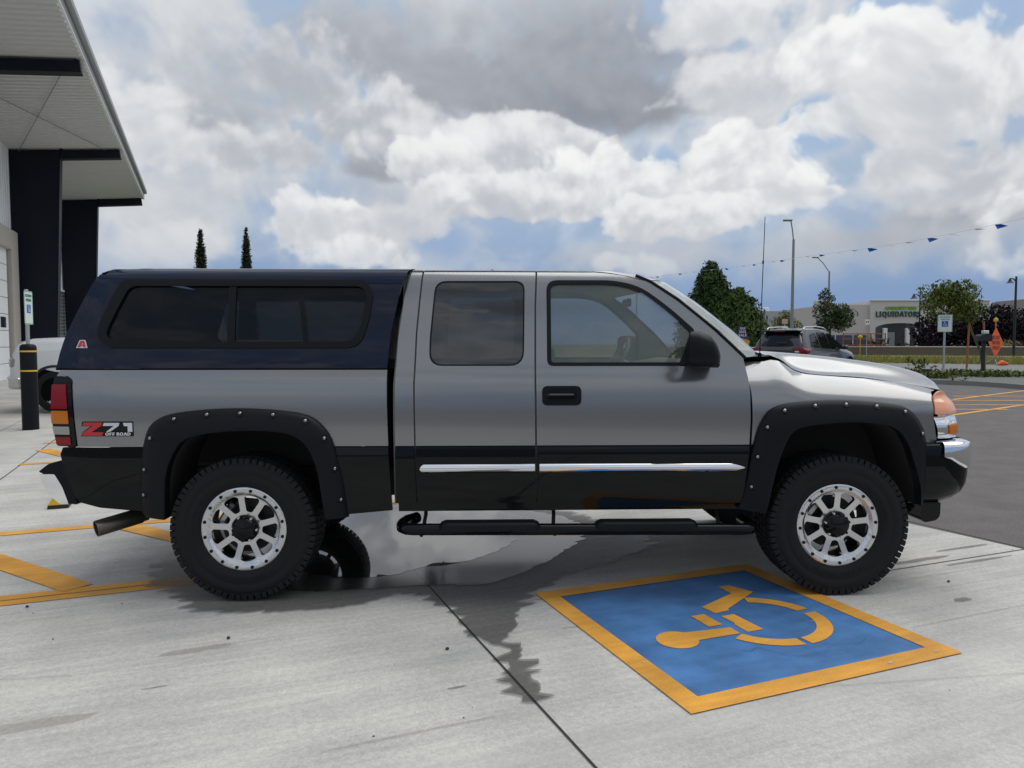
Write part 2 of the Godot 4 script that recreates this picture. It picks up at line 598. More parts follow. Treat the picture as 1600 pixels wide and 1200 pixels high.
func make_sky() -> Sky:
	for a in cloud_masses():
		var az := deg_to_rad(a[0])
		var el := deg_to_rad(a[1])
		var c := Vector3(sin(az) * cos(el), sin(el), -cos(az) * cos(el))
		var r := Vector3(cos(az), 0, sin(az))
		sky_mass.append({"c": c, "r": r, "u": r.cross(c) * -1.0 if (r.cross(c)).y < 0 else r.cross(c), "el": a[1], "ry": maxf(a[2], a[3]) if absf(a[1]) > 55.0 else a[3] * 1.3, "rx": sin(deg_to_rad(a[2])), "ryr": sin(deg_to_rad(a[3])),
			"reach": cos(deg_to_rad(minf(89.0, maxf(a[2], a[3]) * 1.75 + 1.5))), "top": a[4], "base": a[5], "soft": a[6], "kind": a[7], "most": [0.78, 0.85, 0.95, 0.9, 0.8][a[7]]})
	var n1 := noise(13.0, 7, 6, 0.50)
	var n2 := FastNoiseLite.new()
	n2.noise_type = FastNoiseLite.TYPE_CELLULAR
	n2.cellular_return_type = FastNoiseLite.RETURN_DISTANCE
	n2.seed = 12
	n2.frequency = 24.0
	n2.fractal_type = FastNoiseLite.FRACTAL_FBM
	n2.fractal_octaves = 3
	n2.fractal_gain = 0.5
	var n0 := noise(4.0, 19, 2, 0.5)
	sky_n = [n1, n2, n0, noise(19.0, 33, 4, 0.5)]
	# the whole sky coarsely, then the part in view (and some way round it) finely
	var low := PackedByteArray()
	low.resize(1024 * 3)
	low.fill(120)
	var bytes := PackedByteArray()
	for j in 512:
		bytes.append_array(sky_row(j, 1024, 0, 1024) if j < 256 else low)
	var im := Image.create_from_data(1024, 512, false, Image.FORMAT_RGB8, bytes)
	im.resize(4096, 2048, Image.INTERPOLATE_CUBIC)
	var W := 4096
	var wide := 440
	var j0 := 680
	for side in [[0, wide], [W - wide, W]]:
		bytes = PackedByteArray()
		for j in range(j0, 1024):
			bytes.append_array(sky_row(j, W, side[0], side[1]))
		im.blit_rect(Image.create_from_data(wide, 1024 - j0, false, Image.FORMAT_RGB8, bytes), Rect2i(0, 0, wide, 1024 - j0), Vector2i(side[0], j0))
	var p := PanoramaSkyMaterial.new()
	p.panorama = ImageTexture.create_from_image(im)
	var s := Sky.new()
	s.sky_material = p
	return s

# ---------------------------------------------------------------- the pickup
var body_z: Array
var cap_z: Array

func plan_drop(x: float) -> float:
	var d := 0.0
	if x > 3.75:
		d += pow(minf(x - 3.75, 0.9) / 0.7, 2.0) * 0.10
	if x < -0.8:
		d += pow((-0.8 - x) / 0.3, 2.0) * 0.03
	return d

func zb(x: float, y: float) -> float:
	return look(body_z, y) - plan_drop(x)

func zlow(x: float, y: float) -> float:
	return zb(x, y) + 0.018 * (1.0 - smoothstep(0.885, 0.940, y))

func fender_edge(x: float) -> float:
	return lerp_table([[3.05, 1.450], [3.23, 1.455], [3.281, 1.466], [3.343, 1.455], [3.39, 1.42], [3.427, 1.395], [3.48, 1.378], [3.551, 1.368], [3.885, 1.345], [4.12, 1.318], [4.295, 1.286], [4.42, 1.258]], x)

func zfender(x: float, y: float) -> float:
	if y <= 1.12:
		return zb(x, y)
	var e := 0.25 * (fender_edge(x) + fender_edge(x - 0.03) + fender_edge(x + 0.03) + fender_edge(x + 0.015))
	var u := clampf((y - 1.12) / (e - 1.12), 0.0, 1.02)
	var a := zb(x, 1.12)
	return a - (a - (0.80 - 0.6 * plan_drop(x))) * (0.35 * u * u + 0.65 * pow(u, 3.2))

func zcap(x: float, y: float) -> float:
	var d := 0.0
	if x < -0.75:
		d = pow((-0.75 - x) / 0.4, 2.0) * 0.05
	return look(cap_z, y) - d

func torus(mb: MB, ce: Vector3, R: float, r: float, ax: Basis, a0 := 0.0, a1 := TAU, m := 28) -> void:
	var p := []
	for k in m + 1:
		var a := lerpf(a0, a1, float(k) / m)
		p.append(ce + ax * Vector3(cos(a) * R, sin(a) * R, 0))
	mb.tube(p, r, 8)

func ring_row(ce: Vector3, hy: float, hz: float, r: float, m := 24) -> PackedVector3Array:
	# a rounded rectangle in the plane x = ce.x
	var out := PackedVector3Array()
	for k in m + 1:
		var a := TAU * k / m
		var c := cos(a)
		var s := sin(a)
		var q := pow(pow(absf(c), r) + pow(absf(s), r), -1.0 / r)
		out.append(ce + Vector3(0, s * q * hy, c * q * hz))
	return out

func make_wheel(parent: Node3D) -> Node3D:
	var w := Node3D.new()
	w.name = numbered(parent, "wheel")
	parent.add_child(w, true)
	var mb := MB.new()
	mb.lathe([Vector2(0.245, -0.11), Vector2(0.27, -0.135), Vector2(0.33, -0.153), Vector2(0.385, -0.153), Vector2(0.41, -0.143), Vector2(0.424, -0.115), Vector2(0.4245, 0), Vector2(0.424, 0.115), Vector2(0.41, 0.143),
		Vector2(0.398, 0.151), Vector2(0.392, 0.1505), Vector2(0.388, 0.154), Vector2(0.372, 0.156), Vector2(0.345, 0.1555), Vector2(0.341, 0.1525), Vector2(0.325, 0.1525), Vector2(0.321, 0.154), Vector2(0.29, 0.148), Vector2(0.272, 0.139), Vector2(0.268, 0.134), Vector2(0.256, 0.128), Vector2(0.248, 0.118)], Transform3D(), 72)
	put(mb, "tyre", M.rubber, w)
	mb = MB.new()
	var r := RandomNumberGenerator.new()
	r.seed = 5
	var N := 66
	for k in N:
		var a := TAU * k / N
		var j := r.randf_range(-0.006, 0.006)
		for side in [-1.0, 1.0]:
			var b := a + (0.0 if side > 0 else PI / N)
			var long := k % 2 == 0
			var xf := Transform3D(Basis(Vector3(0, 0, 1), b + j), Vector3.ZERO)
			# shoulder block, turned over on to the side wall
			mb.box(Vector3(0.4285, 0, side * 0.122), Vector3(0.014, 0.0365 if long else 0.0345, 0.052), 0.003, xf)
			mb.box(Vector3(0.409 if long else 0.417, 0, side * 0.1465), Vector3(0.050 if long else 0.034, 0.034 if long else 0.030, 0.0125), 0.004, xf)
			var xg := Transform3D(Basis(Vector3(0, 0, 1), b + 0.04) * Basis(Vector3(1, 0, 0), side * 0.5), Vector3.ZERO)
			mb.box(Vector3(0.4285, 0, side * 0.06), Vector3(0.014, 0.033, 0.044), 0.0, xg)
		mb.box(Vector3(0.4285, 0, 0.0), Vector3(0.014, 0.031, 0.042), 0.0, Transform3D(Basis(Vector3(0, 0, 1), a + 0.05) * Basis(Vector3(1, 0, 0), 0.4), Vector3.ZERO))
	put(mb, "tread_blocks", M.rubber, w, "stuff")
	# faint raised letters and bars on the side wall
	mb = MB.new()
	for k in 3:
		for i in 14:
			if (i * 7 + k * 3) % 5 == 0:
				continue
			var xf := Transform3D(Basis(Vector3(0, 0, 1), TAU * k / 3.0 + 0.075 * i), Vector3.ZERO)
			mb.box(Vector3(0.306, 0, 0.1515), Vector3(0.022, 0.015, 0.004), 0.0, xf)
	put(mb, "side_wall_relief", M.rubber, w, "stuff")
	# rim face with nine openings
	var circ := PackedVector2Array()
	for k in 96:
		circ.append(Vector2.from_angle(TAU * k / 96) * 0.2495)
	var holes := []
	for k in 9:
		var a := TAU * (k + 0.5) / 9 + 0.12
		var wi := 0.349 - 0.0180 / 0.100
		var wo := 0.349 - 0.0180 / 0.196
		var h := [Vector2.from_angle(a - wi) * 0.100, Vector2.from_angle(a - wo) * 0.188, Vector2.from_angle(a - wo * 0.45) * 0.198, Vector2.from_angle(a + wo * 0.45) * 0.198, Vector2.from_angle(a + wo) * 0.188, Vector2.from_angle(a + wi) * 0.100]
		var q := []
		for p in h:
			q.append([p.x, p.y])
		holes.append(rnd(q, [0.012, 0.022, 0.02, 0.02, 0.022, 0.012], 4))
	var face := lut([[0.0, 0.100], [0.08, 0.100], [0.11, 0.102], [0.19, 0.112], [0.202, 0.113], [0.207, 0.124], [0.212, 0.128], [0.244, 0.131], [0.2495, 0.126], [0.26, 0.12]], 400)
	mb = MB.new()
	mb.panel(circ, holes, func(x, y): return look(face, sqrt(x * x + y * y)), 0.0125, 1.0, 0.03)
	put(mb, "rim", M.machined, w).scale = Vector3(1.035, 1.035, 1.0)
	mb = MB.new()
	mb.lathe([Vector2(0.236, 0.100), Vector2(0.228, 0.05), Vector2(0.222, -0.05), Vector2(0.236, -0.11), Vector2(0.250, -0.115)], Transform3D(), 48)
	put(mb, "rim_barrel", M.dark_metal, w)
	mb = MB.new()
	mb.lathe([Vector2(0.0, 0.02), Vector2(0.165, 0.02), Vector2(0.165, 0.0), Vector2(0.0, 0.0)], Transform3D(), 40)
	put(mb, "brake_disc", M.dark_metal, w)
	mb = MB.new()
	for k in 8:
		mb.box(Vector3(0.12, 0, 0.021), Vector3(0.05, 0.006, 0.003), 0.0, Transform3D(Basis(Vector3(0, 0, 1), TAU * k / 8), Vector3.ZERO))
	mb.lathe([Vector2(0.085, 0.05), Vector2(0.085, -0.06), Vector2(0.0, -0.06)], Transform3D(), 24)
	put(mb, "hub_carrier", M.dark_metal, w)
	mb = MB.new()
	mb.box(Vector3(0.0, 0.0, 0.02), Vector3(0.05, 0.15, 0.075), 0.012, Transform3D(Basis(Vector3(0, 0, 1), 2.45), Vector3(cos(2.45), sin(2.45), 0) * 0.15))
	put(mb, "brake_caliper", M.steel, w)
	mb = MB.new()
	mb.lathe([Vector2(0.083, 0.098), Vector2(0.082, 0.110), Vector2(0.075, 0.116), Vector2(0.066, 0.140), Vector2(0.056, 0.146), Vector2(0.034, 0.147), Vector2(0.030, 0.150), Vector2(0.0, 0.150)], Transform3D(), 40)
	for k in 6:
		mb.box(Vector3(0.062, 0, 0.135), Vector3(0.028, 0.016, 0.022), 0.003, Transform3D(Basis(Vector3(0, 0, 1), TAU * k / 6 + 0.3), Vector3.ZERO))
	put(mb, "hub_cap", M.gloss_black, w)
	mb = MB.new()
	mb.lathe([Vector2(0.0105, 0.0), Vector2(0.0105, 0.005), Vector2(0.009, 0.007), Vector2(0.0, 0.007)], Transform3D(), 10)
	var bm := mb.mesh()
	for k in 16:
		var b := put_mesh(bm, "rim_bolt", M.gloss_black, w)
		var p := Vector2.from_angle(TAU * k / 16 + 0.05) * 0.237
		b.position = Vector3(p.x, p.y, 0.1297)
	mb = MB.new()
	mb.lathe([Vector2(0.009, 0.0), Vector2(0.009, 0.014), Vector2(0.006, 0.018), Vector2(0.0, 0.018)], Transform3D(), 6)
	var nm := mb.mesh()
	for k in 6:
		var b := put_mesh(nm, "wheel_nut", M.machined, w)
		var p := Vector2.from_angle(TAU * (k + 0.5) / 6 + 0.3) * 0.074
		b.position = Vector3(p.x, p.y, 0.112)
	return w

func flare(T: Node3D, outer: Array, inner: Array, rivets: Array, sg: float) -> void:
	var n := 56
	var o := spl(outer, n)
	var q := spl(inner, n)
	var prof := [[0.0, 0.0], [0.0, 0.014], [0.04, 0.028], [0.14, 0.038], [0.26, 0.052], [0.6, 0.066], [0.9, 0.074], [0.985, 0.073], [1.0, 0.064], [1.0, 0.0], [1.0, -0.12], [1.0, -0.42]]
	var rows := []
	for i in n:
		var row := PackedVector3Array()
		for p in prof:
			var e: Vector2 = o[i].lerp(q[i], p[0])
			row.append(Vector3(e.x, e.y, sg * (zb(o[i].x, e.y) + p[1])))
		rows.append(row)
	var outside := []
	var liner := []
	for row in rows:
		outside.append(row.slice(0, 10))
		liner.append(row.slice(9, 12))
	var mb := MB.new()
	mb.surf(outside, sg > 0)
	for e in [0, n - 1]:
		for k in 8:
			mb.ftri(rows[e][9], rows[e][k], rows[e][k + 1], Vector3(0, -1, 0))
	var f := put(mb, "fender_flare", M.plastic, T)
	mb = MB.new()
	mb.surf(liner, sg > 0)
	put(mb, "wheel_well_liner", M.under, T)
	mb = MB.new()
	mb.lathe([Vector2(0.012, -0.004), Vector2(0.0115, 0.003), Vector2(0.009, 0.007), Vector2(0.005, 0.009), Vector2(0.0, 0.0095)], Transform3D(), 14)
	var dome := mb.mesh()
	mb = MB.new()
	mb.lathe([Vector2(0.024, -0.002), Vector2(0.021, 0.0035), Vector2(0.017, 0.0035), Vector2(0.015, -0.004), Vector2(0.0, -0.004)], Transform3D(), 18)
	var cup := mb.mesh()
	for rv in rivets:
		var best := 0
		var p := Vector2(rv[0], rv[1])
		for i in n:
			if o[i].lerp(q[i], 0.2).distance_to(p) < o[best].lerp(q[best], 0.2).distance_to(p):
				best = i
		var at: Vector3 = rows[best][3].lerp(rows[best][4], 0.5)
		var nm: Vector3 = (rows[best][4] - rows[best][3]).cross(rows[mini(best + 1, n - 1)][3] - rows[maxi(best - 1, 0)][3]).normalized()
		if nm.z * sg < 0:
			nm = -nm
		var bs := Basis.looking_at(-nm, Vector3.UP)
		var d := put_mesh(cup, "rivet_pocket", M.plastic, f)
		d.transform = Transform3D(bs, at)
		d = put_mesh(dome, "rivet", M.rivet, f)
		d.transform = Transform3D(bs, at)

func outline_cut(outer: Array, inner: Array, side_low: float) -> PackedVector2Array:
	var o := spl(outer, 40)
	var q := spl(inner, 40)
	var r := PackedVector2Array()
	for i in 40:
		r.append(o[i].lerp(q[i], 0.55))
	r.append(Vector2(r[-1].x, side_low))
	r.append(Vector2(r[0].x, side_low))
	return r

func pieces(poly: PackedVector2Array, cut: PackedVector2Array) -> Array:
	var out := []
	for q in Geometry2D.clip_polygons(poly, cut):
		out.append(q)
	return out

func make_truck_materials() -> void:
	M.pewter = mat(Color(0.225, 0.229, 0.234), 0.25, 0.72, 1.0)
	M.pewter.clearcoat_roughness = 0.10
	M.navy = mat(Color(0.0014, 0.0058, 0.023), 0.4, 0.0, 0.6, 0.1)
	M.gloss_black = mat(Color(0.003, 0.0035, 0.0045), 0.4, 0.0, 0.45, 0.1)
	M.plastic = mat(Color(0.0055, 0.0065, 0.009), 0.42, 0.0, 0.0, 0.30)
	M.rubber = mat(Color(0.012, 0.012, 0.013), 0.75, 0.0, 0.0, 0.35)
	M.under = mat(Color(0.022, 0.020, 0.018), 0.85)
	M.seam = mat(Color(0.004, 0.004, 0.004), 0.9, 0.0, 0.0, 0.2)
	M.chrome = mat(Color(0.83, 0.84, 0.86), 0.05, 1.0)
	M.machined = mat(Color(0.60, 0.60, 0.61), 0.22, 1.0)
	M.rivet = mat(Color(0.30, 0.30, 0.32), 0.25, 1.0)
	M.steel = mat(Color(0.42, 0.42, 0.42), 0.4, 1.0)
	M.dark_metal = mat(Color(0.03, 0.03, 0.032), 0.5, 0.6)
	M.exhaust = mat(Color(0.16, 0.145, 0.13), 0.38, 0.9)
	M.privacy = glass(Color(0.010, 0.011, 0.012), 0.86, 0.01, 0.9)
	M.cap_glass = glass(Color(0.004, 0.006, 0.009), 0.86, 0.02, 0.30)
	M.side_glass = glass(Color(0.045, 0.072, 0.055), 0.58, 0.01, 1.0)
	M.side_glass.clearcoat_enabled = true
	M.side_glass.clearcoat = 1.0
	M.windshield = glass(Color(0.30, 0.42, 0.38), 0.30, 0.01, 1.0)
	M.lens_red = mat(Color(0.24, 0.003, 0.010), 0.15, 0.0, 0.35, 0.3)
	M.lens_amber = mat(Color(0.55, 0.16, 0.006), 0.15, 0.0, 0.35, 0.3)
	M.lens_clear = mat(Color(0.30, 0.30, 0.27), 0.12, 0.1, 1.0)
	M.lens_peach = mat(Color(0.83, 0.36, 0.20), 0.14, 0.0, 0.8)
	M.cloth = mat(Color(0.13, 0.125, 0.115), 0.9)
	M.cloth_light = mat(Color(0.42, 0.41, 0.38), 0.9)
	M.trim_grey = mat(Color(0.18, 0.18, 0.172), 0.7)
	M.red = mat(Color(0.50, 0.006, 0.010), 0.3, 0.0, 0.5)
	M.silver = mat(Color(0.66, 0.68, 0.72), 0.3, 0.3)
	M.white = mat(Color(0.78, 0.78, 0.77), 0.4)


func make_truck() -> void:
	body_z = lut([[0.40, 0.92], [0.5, 0.945], [0.62, 0.965], [0.9, 0.990], [1.10, 1.0], [1.27, 0.993], [1.34, 0.980], [1.39, 0.958], [1.43, 0.940], [1.6, 0.890], [1.78, 0.834], [1.95, 0.770], [2.0, 0.743], [2.03, 0.70], [2.06, 0.62]])
	cap_z = lut([[1.38, 0.945], [1.42, 0.942], [1.55, 0.925], [1.75, 0.882], [1.93, 0.832], [1.98, 0.808], [2.01, 0.77], [2.03, 0.71], [2.05, 0.62]])

	var T := thing("pickup_truck", "lifted pewter grey extended cab pickup with navy camper shell and black fender flares", "pickup truck", Vector3(-1.653, 0, -5.446), deg_to_rad(1.633))
	var mb: MB

	var r_out := [[-0.590, 0.515], [-0.617, 0.553], [-0.606, 0.79], [-0.572, 0.983], [-0.522, 1.086], [-0.409, 1.142], [-0.2, 1.168], [-0.005, 1.175], [0.22, 1.163], [0.397, 1.132], [0.49, 1.063], [0.548, 0.959], [0.606, 0.725], [0.629, 0.505]]
	var r_in := [[-0.46, 0.505], [-0.455, 0.55], [-0.43, 0.787], [-0.361, 0.942], [-0.276, 1.007], [-0.105, 1.037], [0.102, 1.044], [0.29, 1.024], [0.394, 0.958], [0.454, 0.822], [0.484, 0.6], [0.492, 0.50]]
	var f_out := [[3.02, 0.545], [3.037, 0.58], [3.062, 0.691], [3.089, 0.871], [3.112, 0.969], [3.14, 1.067], [3.209, 1.163], [3.365, 1.205], [3.639, 1.22], [3.924, 1.199], [4.049, 1.17], [4.136, 1.099], [4.193, 0.978], [4.212, 0.8], [4.205, 0.56]]
	var f_in := [[3.182, 0.52], [3.19, 0.546], [3.227, 0.769], [3.278, 0.947], [3.352, 1.045], [3.567, 1.08], [3.764, 1.083], [3.943, 1.055], [4.039, 0.964], [4.095, 0.844], [4.150, 0.683], [4.165, 0.555]]
	var r_cut := outline_cut(r_out, r_in, 0.2)
	var f_cut := outline_cut(f_out, f_in, 0.2)
	var LINE := 0.943
	for sg in [1.0, -1.0]:
		# ---- rear corner of the cab
		mb = MB.new()
		mb.panel(pv([[0.918, LINE], [0.918, 1.318], [0.93, 1.6], [0.96, 1.85], [1.003, 2.03], [1.066, 2.03], [1.052, 1.85], [1.036, 1.628], [1.028, 1.318], [1.033, LINE]]), [], zb, 0.06, sg, 0.03)
		var corner := put(mb, "cab_corner", M.pewter, T)
		mb = MB.new()
		mb.panel(pv([[0.918, 0.59], [0.918, LINE - 0.006], [1.033, LINE - 0.006], [1.042, 0.59]]), [], zlow, 0.05, sg, 0.03)
		put(mb, "lower_panel", M.gloss_black, corner)
		# ---- rear access door
		var rw := rnd([[1.119, 1.425], [1.122, 1.60], [1.150, 1.955], [1.712, 1.957], [1.700, 1.425]], [0.09, 0.0, 0.07, 0.06, 0.09])
		mb = MB.new()
		mb.panel(pv([[1.042, LINE], [1.038, 1.318], [1.046, 1.628], [1.062, 1.85], [1.077, 2.03], [1.783, 2.03], [1.770, 1.8], [1.762, 1.316], [1.766, LINE]]), [rw], zb, 0.05, sg, 0.025)
		var rd := put(mb, "rear_door", M.pewter, T)
		mb = MB.new()
		mb.panel(pv([[1.050, 0.588], [1.043, LINE - 0.006], [1.766, LINE - 0.006], [1.772, 0.586]]), [], zlow, 0.05, sg, 0.025)
		put(mb, "lower_panel", M.gloss_black, rd)
		mb = MB.new()
		mb.panel(rw, [], zb, 0.05, sg, 0.0, -0.004)
		put(mb, "window_glass", M.privacy, rd)
		mb = MB.new()
		var rw2 := rnd([[1.129, 1.434], [1.132, 1.60], [1.159, 1.946], [1.702, 1.948], [1.691, 1.434]], [0.085, 0.0, 0.062, 0.055, 0.085])
		mb.panel(rw, [rw2], zb, 0.05, sg, 0.006, -0.001)
		put(mb, "window_seal", M.plastic, rd)
		mb = MB.new()
		mb.panel(rnd([[1.062, 0.805], [1.085, 0.830], [1.764, 0.830], [1.764, 0.777], [1.085, 0.779]], [0.02, 0.01, 0.003, 0.003, 0.01]), [], func(x, y): return zlow(x, y) + 0.016 * (1.0 - pow((y - 0.804) / 0.028, 2.0)), 0.02, sg, 0.02, 0.004)
		put(mb, "chrome_moulding", M.chrome, rd)
		# ---- front door
		var fw := rnd([[1.842, 1.425], [1.848, 1.962], [2.279, 1.963], [2.44, 1.925], [2.605, 1.800], [2.765, 1.650], [2.768, 1.425]], [0.04, 0.07, 0.25, 0.15, 0.2, 0.02, 0.01])
		var fg := rnd([[1.868, 1.446], [1.874, 1.940], [2.279, 1.941], [2.43, 1.903], [2.59, 1.780], [2.742, 1.637], [2.746, 1.446]], [0.02, 0.05, 0.25, 0.15, 0.2, 0.02, 0.01])
		mb = MB.new()
		mb.panel(pv([[1.778, LINE], [1.773, 1.316], [1.781, 1.8], [1.794, 2.03], [2.1, 2.03], [2.27, 2.022], [2.40, 2.000], [2.50, 1.955], [2.67, 1.840], [2.895, 1.645], [3.058, 1.478], [3.070, 1.38], [3.082, 1.26], [3.085, 1.1], [3.082, LINE]]), [fw], zb, 0.05, sg, 0.025)
		var fd := put(mb, "front_door", M.pewter, T)
		mb = MB.new()
		mb.panel(pv([[1.783, 0.586], [1.778, LINE - 0.006], [3.082, LINE - 0.006], [3.05, 0.578]]), [], zlow, 0.05, sg, 0.025)
		put(mb, "lower_panel", M.gloss_black, fd)
		mb = MB.new()
		mb.panel(fg, [], zb, 0.06, sg, 0.0, -0.014)
		put(mb, "window_glass", M.side_glass, fd)
		mb = MB.new()
		mb.panel(fw, [fg], zb, 0.05, sg, 0.016, 0.002)
		put(mb, "window_frame", M.plastic, fd)
		mb = MB.new()
		mb.panel(rnd([[1.792, 0.830], [2.98, 0.829], [3.054, 0.806], [2.98, 0.780], [1.792, 0.779]], [0.003, 0.1, 0.01, 0.1, 0.003]), [], func(x, y): return zlow(x, y) + 0.016 * (1.0 - pow((y - 0.804) / 0.028, 2.0)), 0.02, sg, 0.02, 0.004)
		put(mb, "chrome_moulding", M.chrome, fd)
		var hz := rnd([[1.808, 1.187], [1.808, 1.305], [2.046, 1.305], [2.046, 1.187]], 0.035)
		var hi := rnd([[1.832, 1.206], [1.845, 1.282], [2.012, 1.286], [2.026, 1.212]], 0.025)
		mb = MB.new()
		mb.panel(hz, [hi], zb, 0.03, sg, 0.016, 0.008)
		mb.panel(hi, [], func(x, y): return zb(x, y), 0.02, sg, 0.0, 0.002)
		put(mb, "handle_bezel", M.plastic, fd)
		mb = MB.new()
		mb.box(Vector3(1.925, 1.243, sg * (zb(1.9, 1.243) + 0.008)), Vector3(0.165, 0.032, 0.026), 0.009)
		mb.box(Vector3(1.848, 1.243, sg * (zb(1.9, 1.243) + 0.004)), Vector3(0.03, 0.026, 0.02), 0.008)
		put(mb, "handle", M.gloss_black, fd)
		# ---- door mirror
		mb = MB.new()
		var zm: float = sg * 1.11
		var rings := [ring_row(Vector3(2.72, 1.527, zm), 0.088, 0.098, 4.5), ring_row(Vector3(2.684, 1.527, zm), 0.090, 0.100, 4.5), ring_row(Vector3(2.678, 1.527, zm), 0.100, 0.108, 4.5), ring_row(Vector3(2.69, 1.527, zm), 0.106, 0.115, 5.0), ring_row(Vector3(2.735, 1.527, zm), 0.107, 0.113, 4.0), ring_row(Vector3(2.785, 1.514, zm - sg * 0.006), 0.096, 0.104, 3.2),
			ring_row(Vector3(2.822, 1.495, zm - sg * 0.012), 0.074, 0.088, 2.8), ring_row(Vector3(2.846, 1.478, zm - sg * 0.02), 0.046, 0.062, 2.4), ring_row(Vector3(2.854, 1.472, zm - sg * 0.02), 0.0, 0.0, 2.0)]
		for k in 5:
			for i in rings[k].size():
				var p: Vector3 = rings[k][i]
				p.x -= (p.z - zm) * sg * 0.36
				rings[k][i] = p
		mb.surf(rings, sg > 0, true)
		var mir := put(mb, "door_mirror", M.plastic, fd)
		mb = MB.new()
		mb.box(Vector3.ZERO, Vector3(0.004, 0.165, 0.185), 0.001, Transform3D(Basis(Vector3.UP, -sg * 0.345), Vector3(2.715, 1.527, zm)))
		put(mb, "mirror_glass", M.chrome, mir)
		mb = MB.new()
		mb.box(Vector3(2.775, 1.436, sg * 1.03), Vector3(0.16, 0.034, 0.20), 0.012)
		mb.panel(rnd([[2.655, 1.43], [2.742, 1.63], [2.775, 1.632], [2.862, 1.56], [2.868, 1.43]], 0.02), [], zb, 0.04, sg, 0.02, 0.012)
		put(mb, "mirror_base", M.plastic, mir)
		# ---- front wing
		mb = MB.new()
		var top := [[3.096, LINE], [3.098, 1.1], [3.095, 1.26], [3.083, 1.38], [3.071, 1.442]]
		for k in 30:
			var x := 3.10 + (4.36 - 3.10) * k / 29.0
			top.append([x, fender_edge(x) - 0.006])
		top.append_array([[4.352, 1.262], [4.300, 1.256], [4.258, 1.212], [4.252, 1.118], [4.252, 1.10], [4.284, 0.965], [4.27, LINE]])
		for q in pieces(pv(top), f_cut):
			mb.panel(q, [], zfender, 0.045, sg, 0.02)
		put(mb, "front_wing", M.pewter, T)
		# ---- load bed side
		mb = MB.new()
		for q in pieces(pv([[-1.10, 1.402], [0.868, 1.402], [0.870, 1.2], [0.876, LINE], [-0.978, LINE], [-1.004, 1.32], [-1.016, 1.352], [-1.04, 1.366], [-1.115, 1.366]]), r_cut):
			mb.panel(q, [], zb, 0.06, sg, 0.025)
		var bd := put(mb, "bed_side", M.pewter, T)
		mb = MB.new()
		for q in pieces(pv([[-1.075, LINE - 0.006], [0.876, LINE - 0.006], [0.896, 0.545], [0.62, 0.520], [0.3, 0.52], [-0.4, 0.52], [-0.60, 0.548], [-0.70, 0.556], [-0.86, 0.572], [-0.985, 0.605], [-1.02, 0.66], [-1.06, 0.78], [-1.085, 0.90]]), r_cut):
			mb = MB.new()
			mb.panel(q, [], zlow, 0.05, sg, 0.025)
			put(mb, "lower_panel", M.gloss_black, bd)
		# ---- tail lamp
		mb = MB.new()
		mb.panel(rnd([[-1.125, 1.362], [-1.030, 1.362], [-1.010, 1.345], [-0.982, 0.947], [-1.112, 0.947], [-1.138, 1.13]], [0.01, 0.02, 0.02, 0.004, 0.02, 0.05]), [], zb, 0.03, sg, 0.05, 0.006)
		var tl := put(mb, "tail_lamp", M.gloss_black, T)
		var seg := [["lens_red", 1.318, 1.172, "stop_lens"], ["lens_amber", 1.160, 1.082, "indicator_lens"], ["lens_clear", 1.066, 1.018, "reverse_lens"], ["lens_red", 1.003, 0.955, "reflector_lens"]]
		for s in seg:
			var xr := func(y: float) -> float: return lerpf(-1.014, -1.040, (y - 0.955) / 0.36)
			var xl := func(y: float) -> float: return -1.105 - 0.032 * clampf((y - 0.947) / 0.15, 0, 1) + 0.006 * clampf((y - 1.15) / 0.2, 0, 1)
			mb = MB.new()
			mb.panel(rnd([[xl.call(s[1]), s[1]], [xr.call(s[1]), s[1]], [xr.call(s[2]), s[2]], [xl.call(s[2]), s[2]]], 0.006), [], zb, 0.02, sg, 0.02, 0.012)
			put(mb, s[3], M[s[0]], tl)
		# ---- the corner lamp and the bright trim below it
		mb = MB.new()
		mb.panel(rnd([[4.262, 1.121], [4.266, 1.208], [4.312, 1.256], [4.366, 1.267], [4.424, 1.215], [4.452, 1.121]], [0.01, 0.03, 0.02, 0.03, 0.05, 0.01]), [], func(x, y): return zfender(x, minf(y, 1.225)) - 0.05 * smoothstep(4.34, 4.50, x), 0.02, sg, 0.02, 0.004)
		var cl := put(mb, "corner_lamp", M.lens_peach, T)
		mb = MB.new()
		mb.panel(rnd([[4.262, 1.104], [4.456, 1.108], [4.470, 0.965], [4.296, 0.968]], 0.01), [], func(x, y): return zb(x, 1.0) - 0.05 * smoothstep(4.34, 4.50, x) - 0.022 * pow((y - 1.03) / 0.07, 2.0), 0.014, sg, 0.06, 0.010)
		put(mb, "bright_trim", M.chrome, cl)
		mb = MB.new()
		mb.panel(rnd([[4.366, 1.054], [4.458, 1.060], [4.464, 0.992], [4.378, 0.990]], 0.008), [], func(x, y): return zb(x, 1.0) - 0.05 * smoothstep(4.34, 4.50, x) - 0.022 * pow((y - 1.03) / 0.07, 2.0), 0.02, sg, 0.03, 0.018)
		put(mb, "side_marker", M.lens_amber, cl)
		# ---- flares
		flare(T, r_out, r_in, [[-0.592, 0.829], [-0.548, 1.017], [-0.395, 1.123], [-0.196, 1.153], [-0.009, 1.152], [0.186, 1.144], [0.381, 1.117], [0.511, 0.983], [0.554, 0.792], [0.587, 0.61], [-0.60, 0.66]], sg)
		flare(T, f_out, f_in, [[3.156, 1.043], [3.287, 1.175], [3.467, 1.19], [3.655, 1.193], [3.841, 1.181], [4.03, 1.155], [4.194, 1.032], [3.105, 0.862], [3.07, 0.683]], sg)
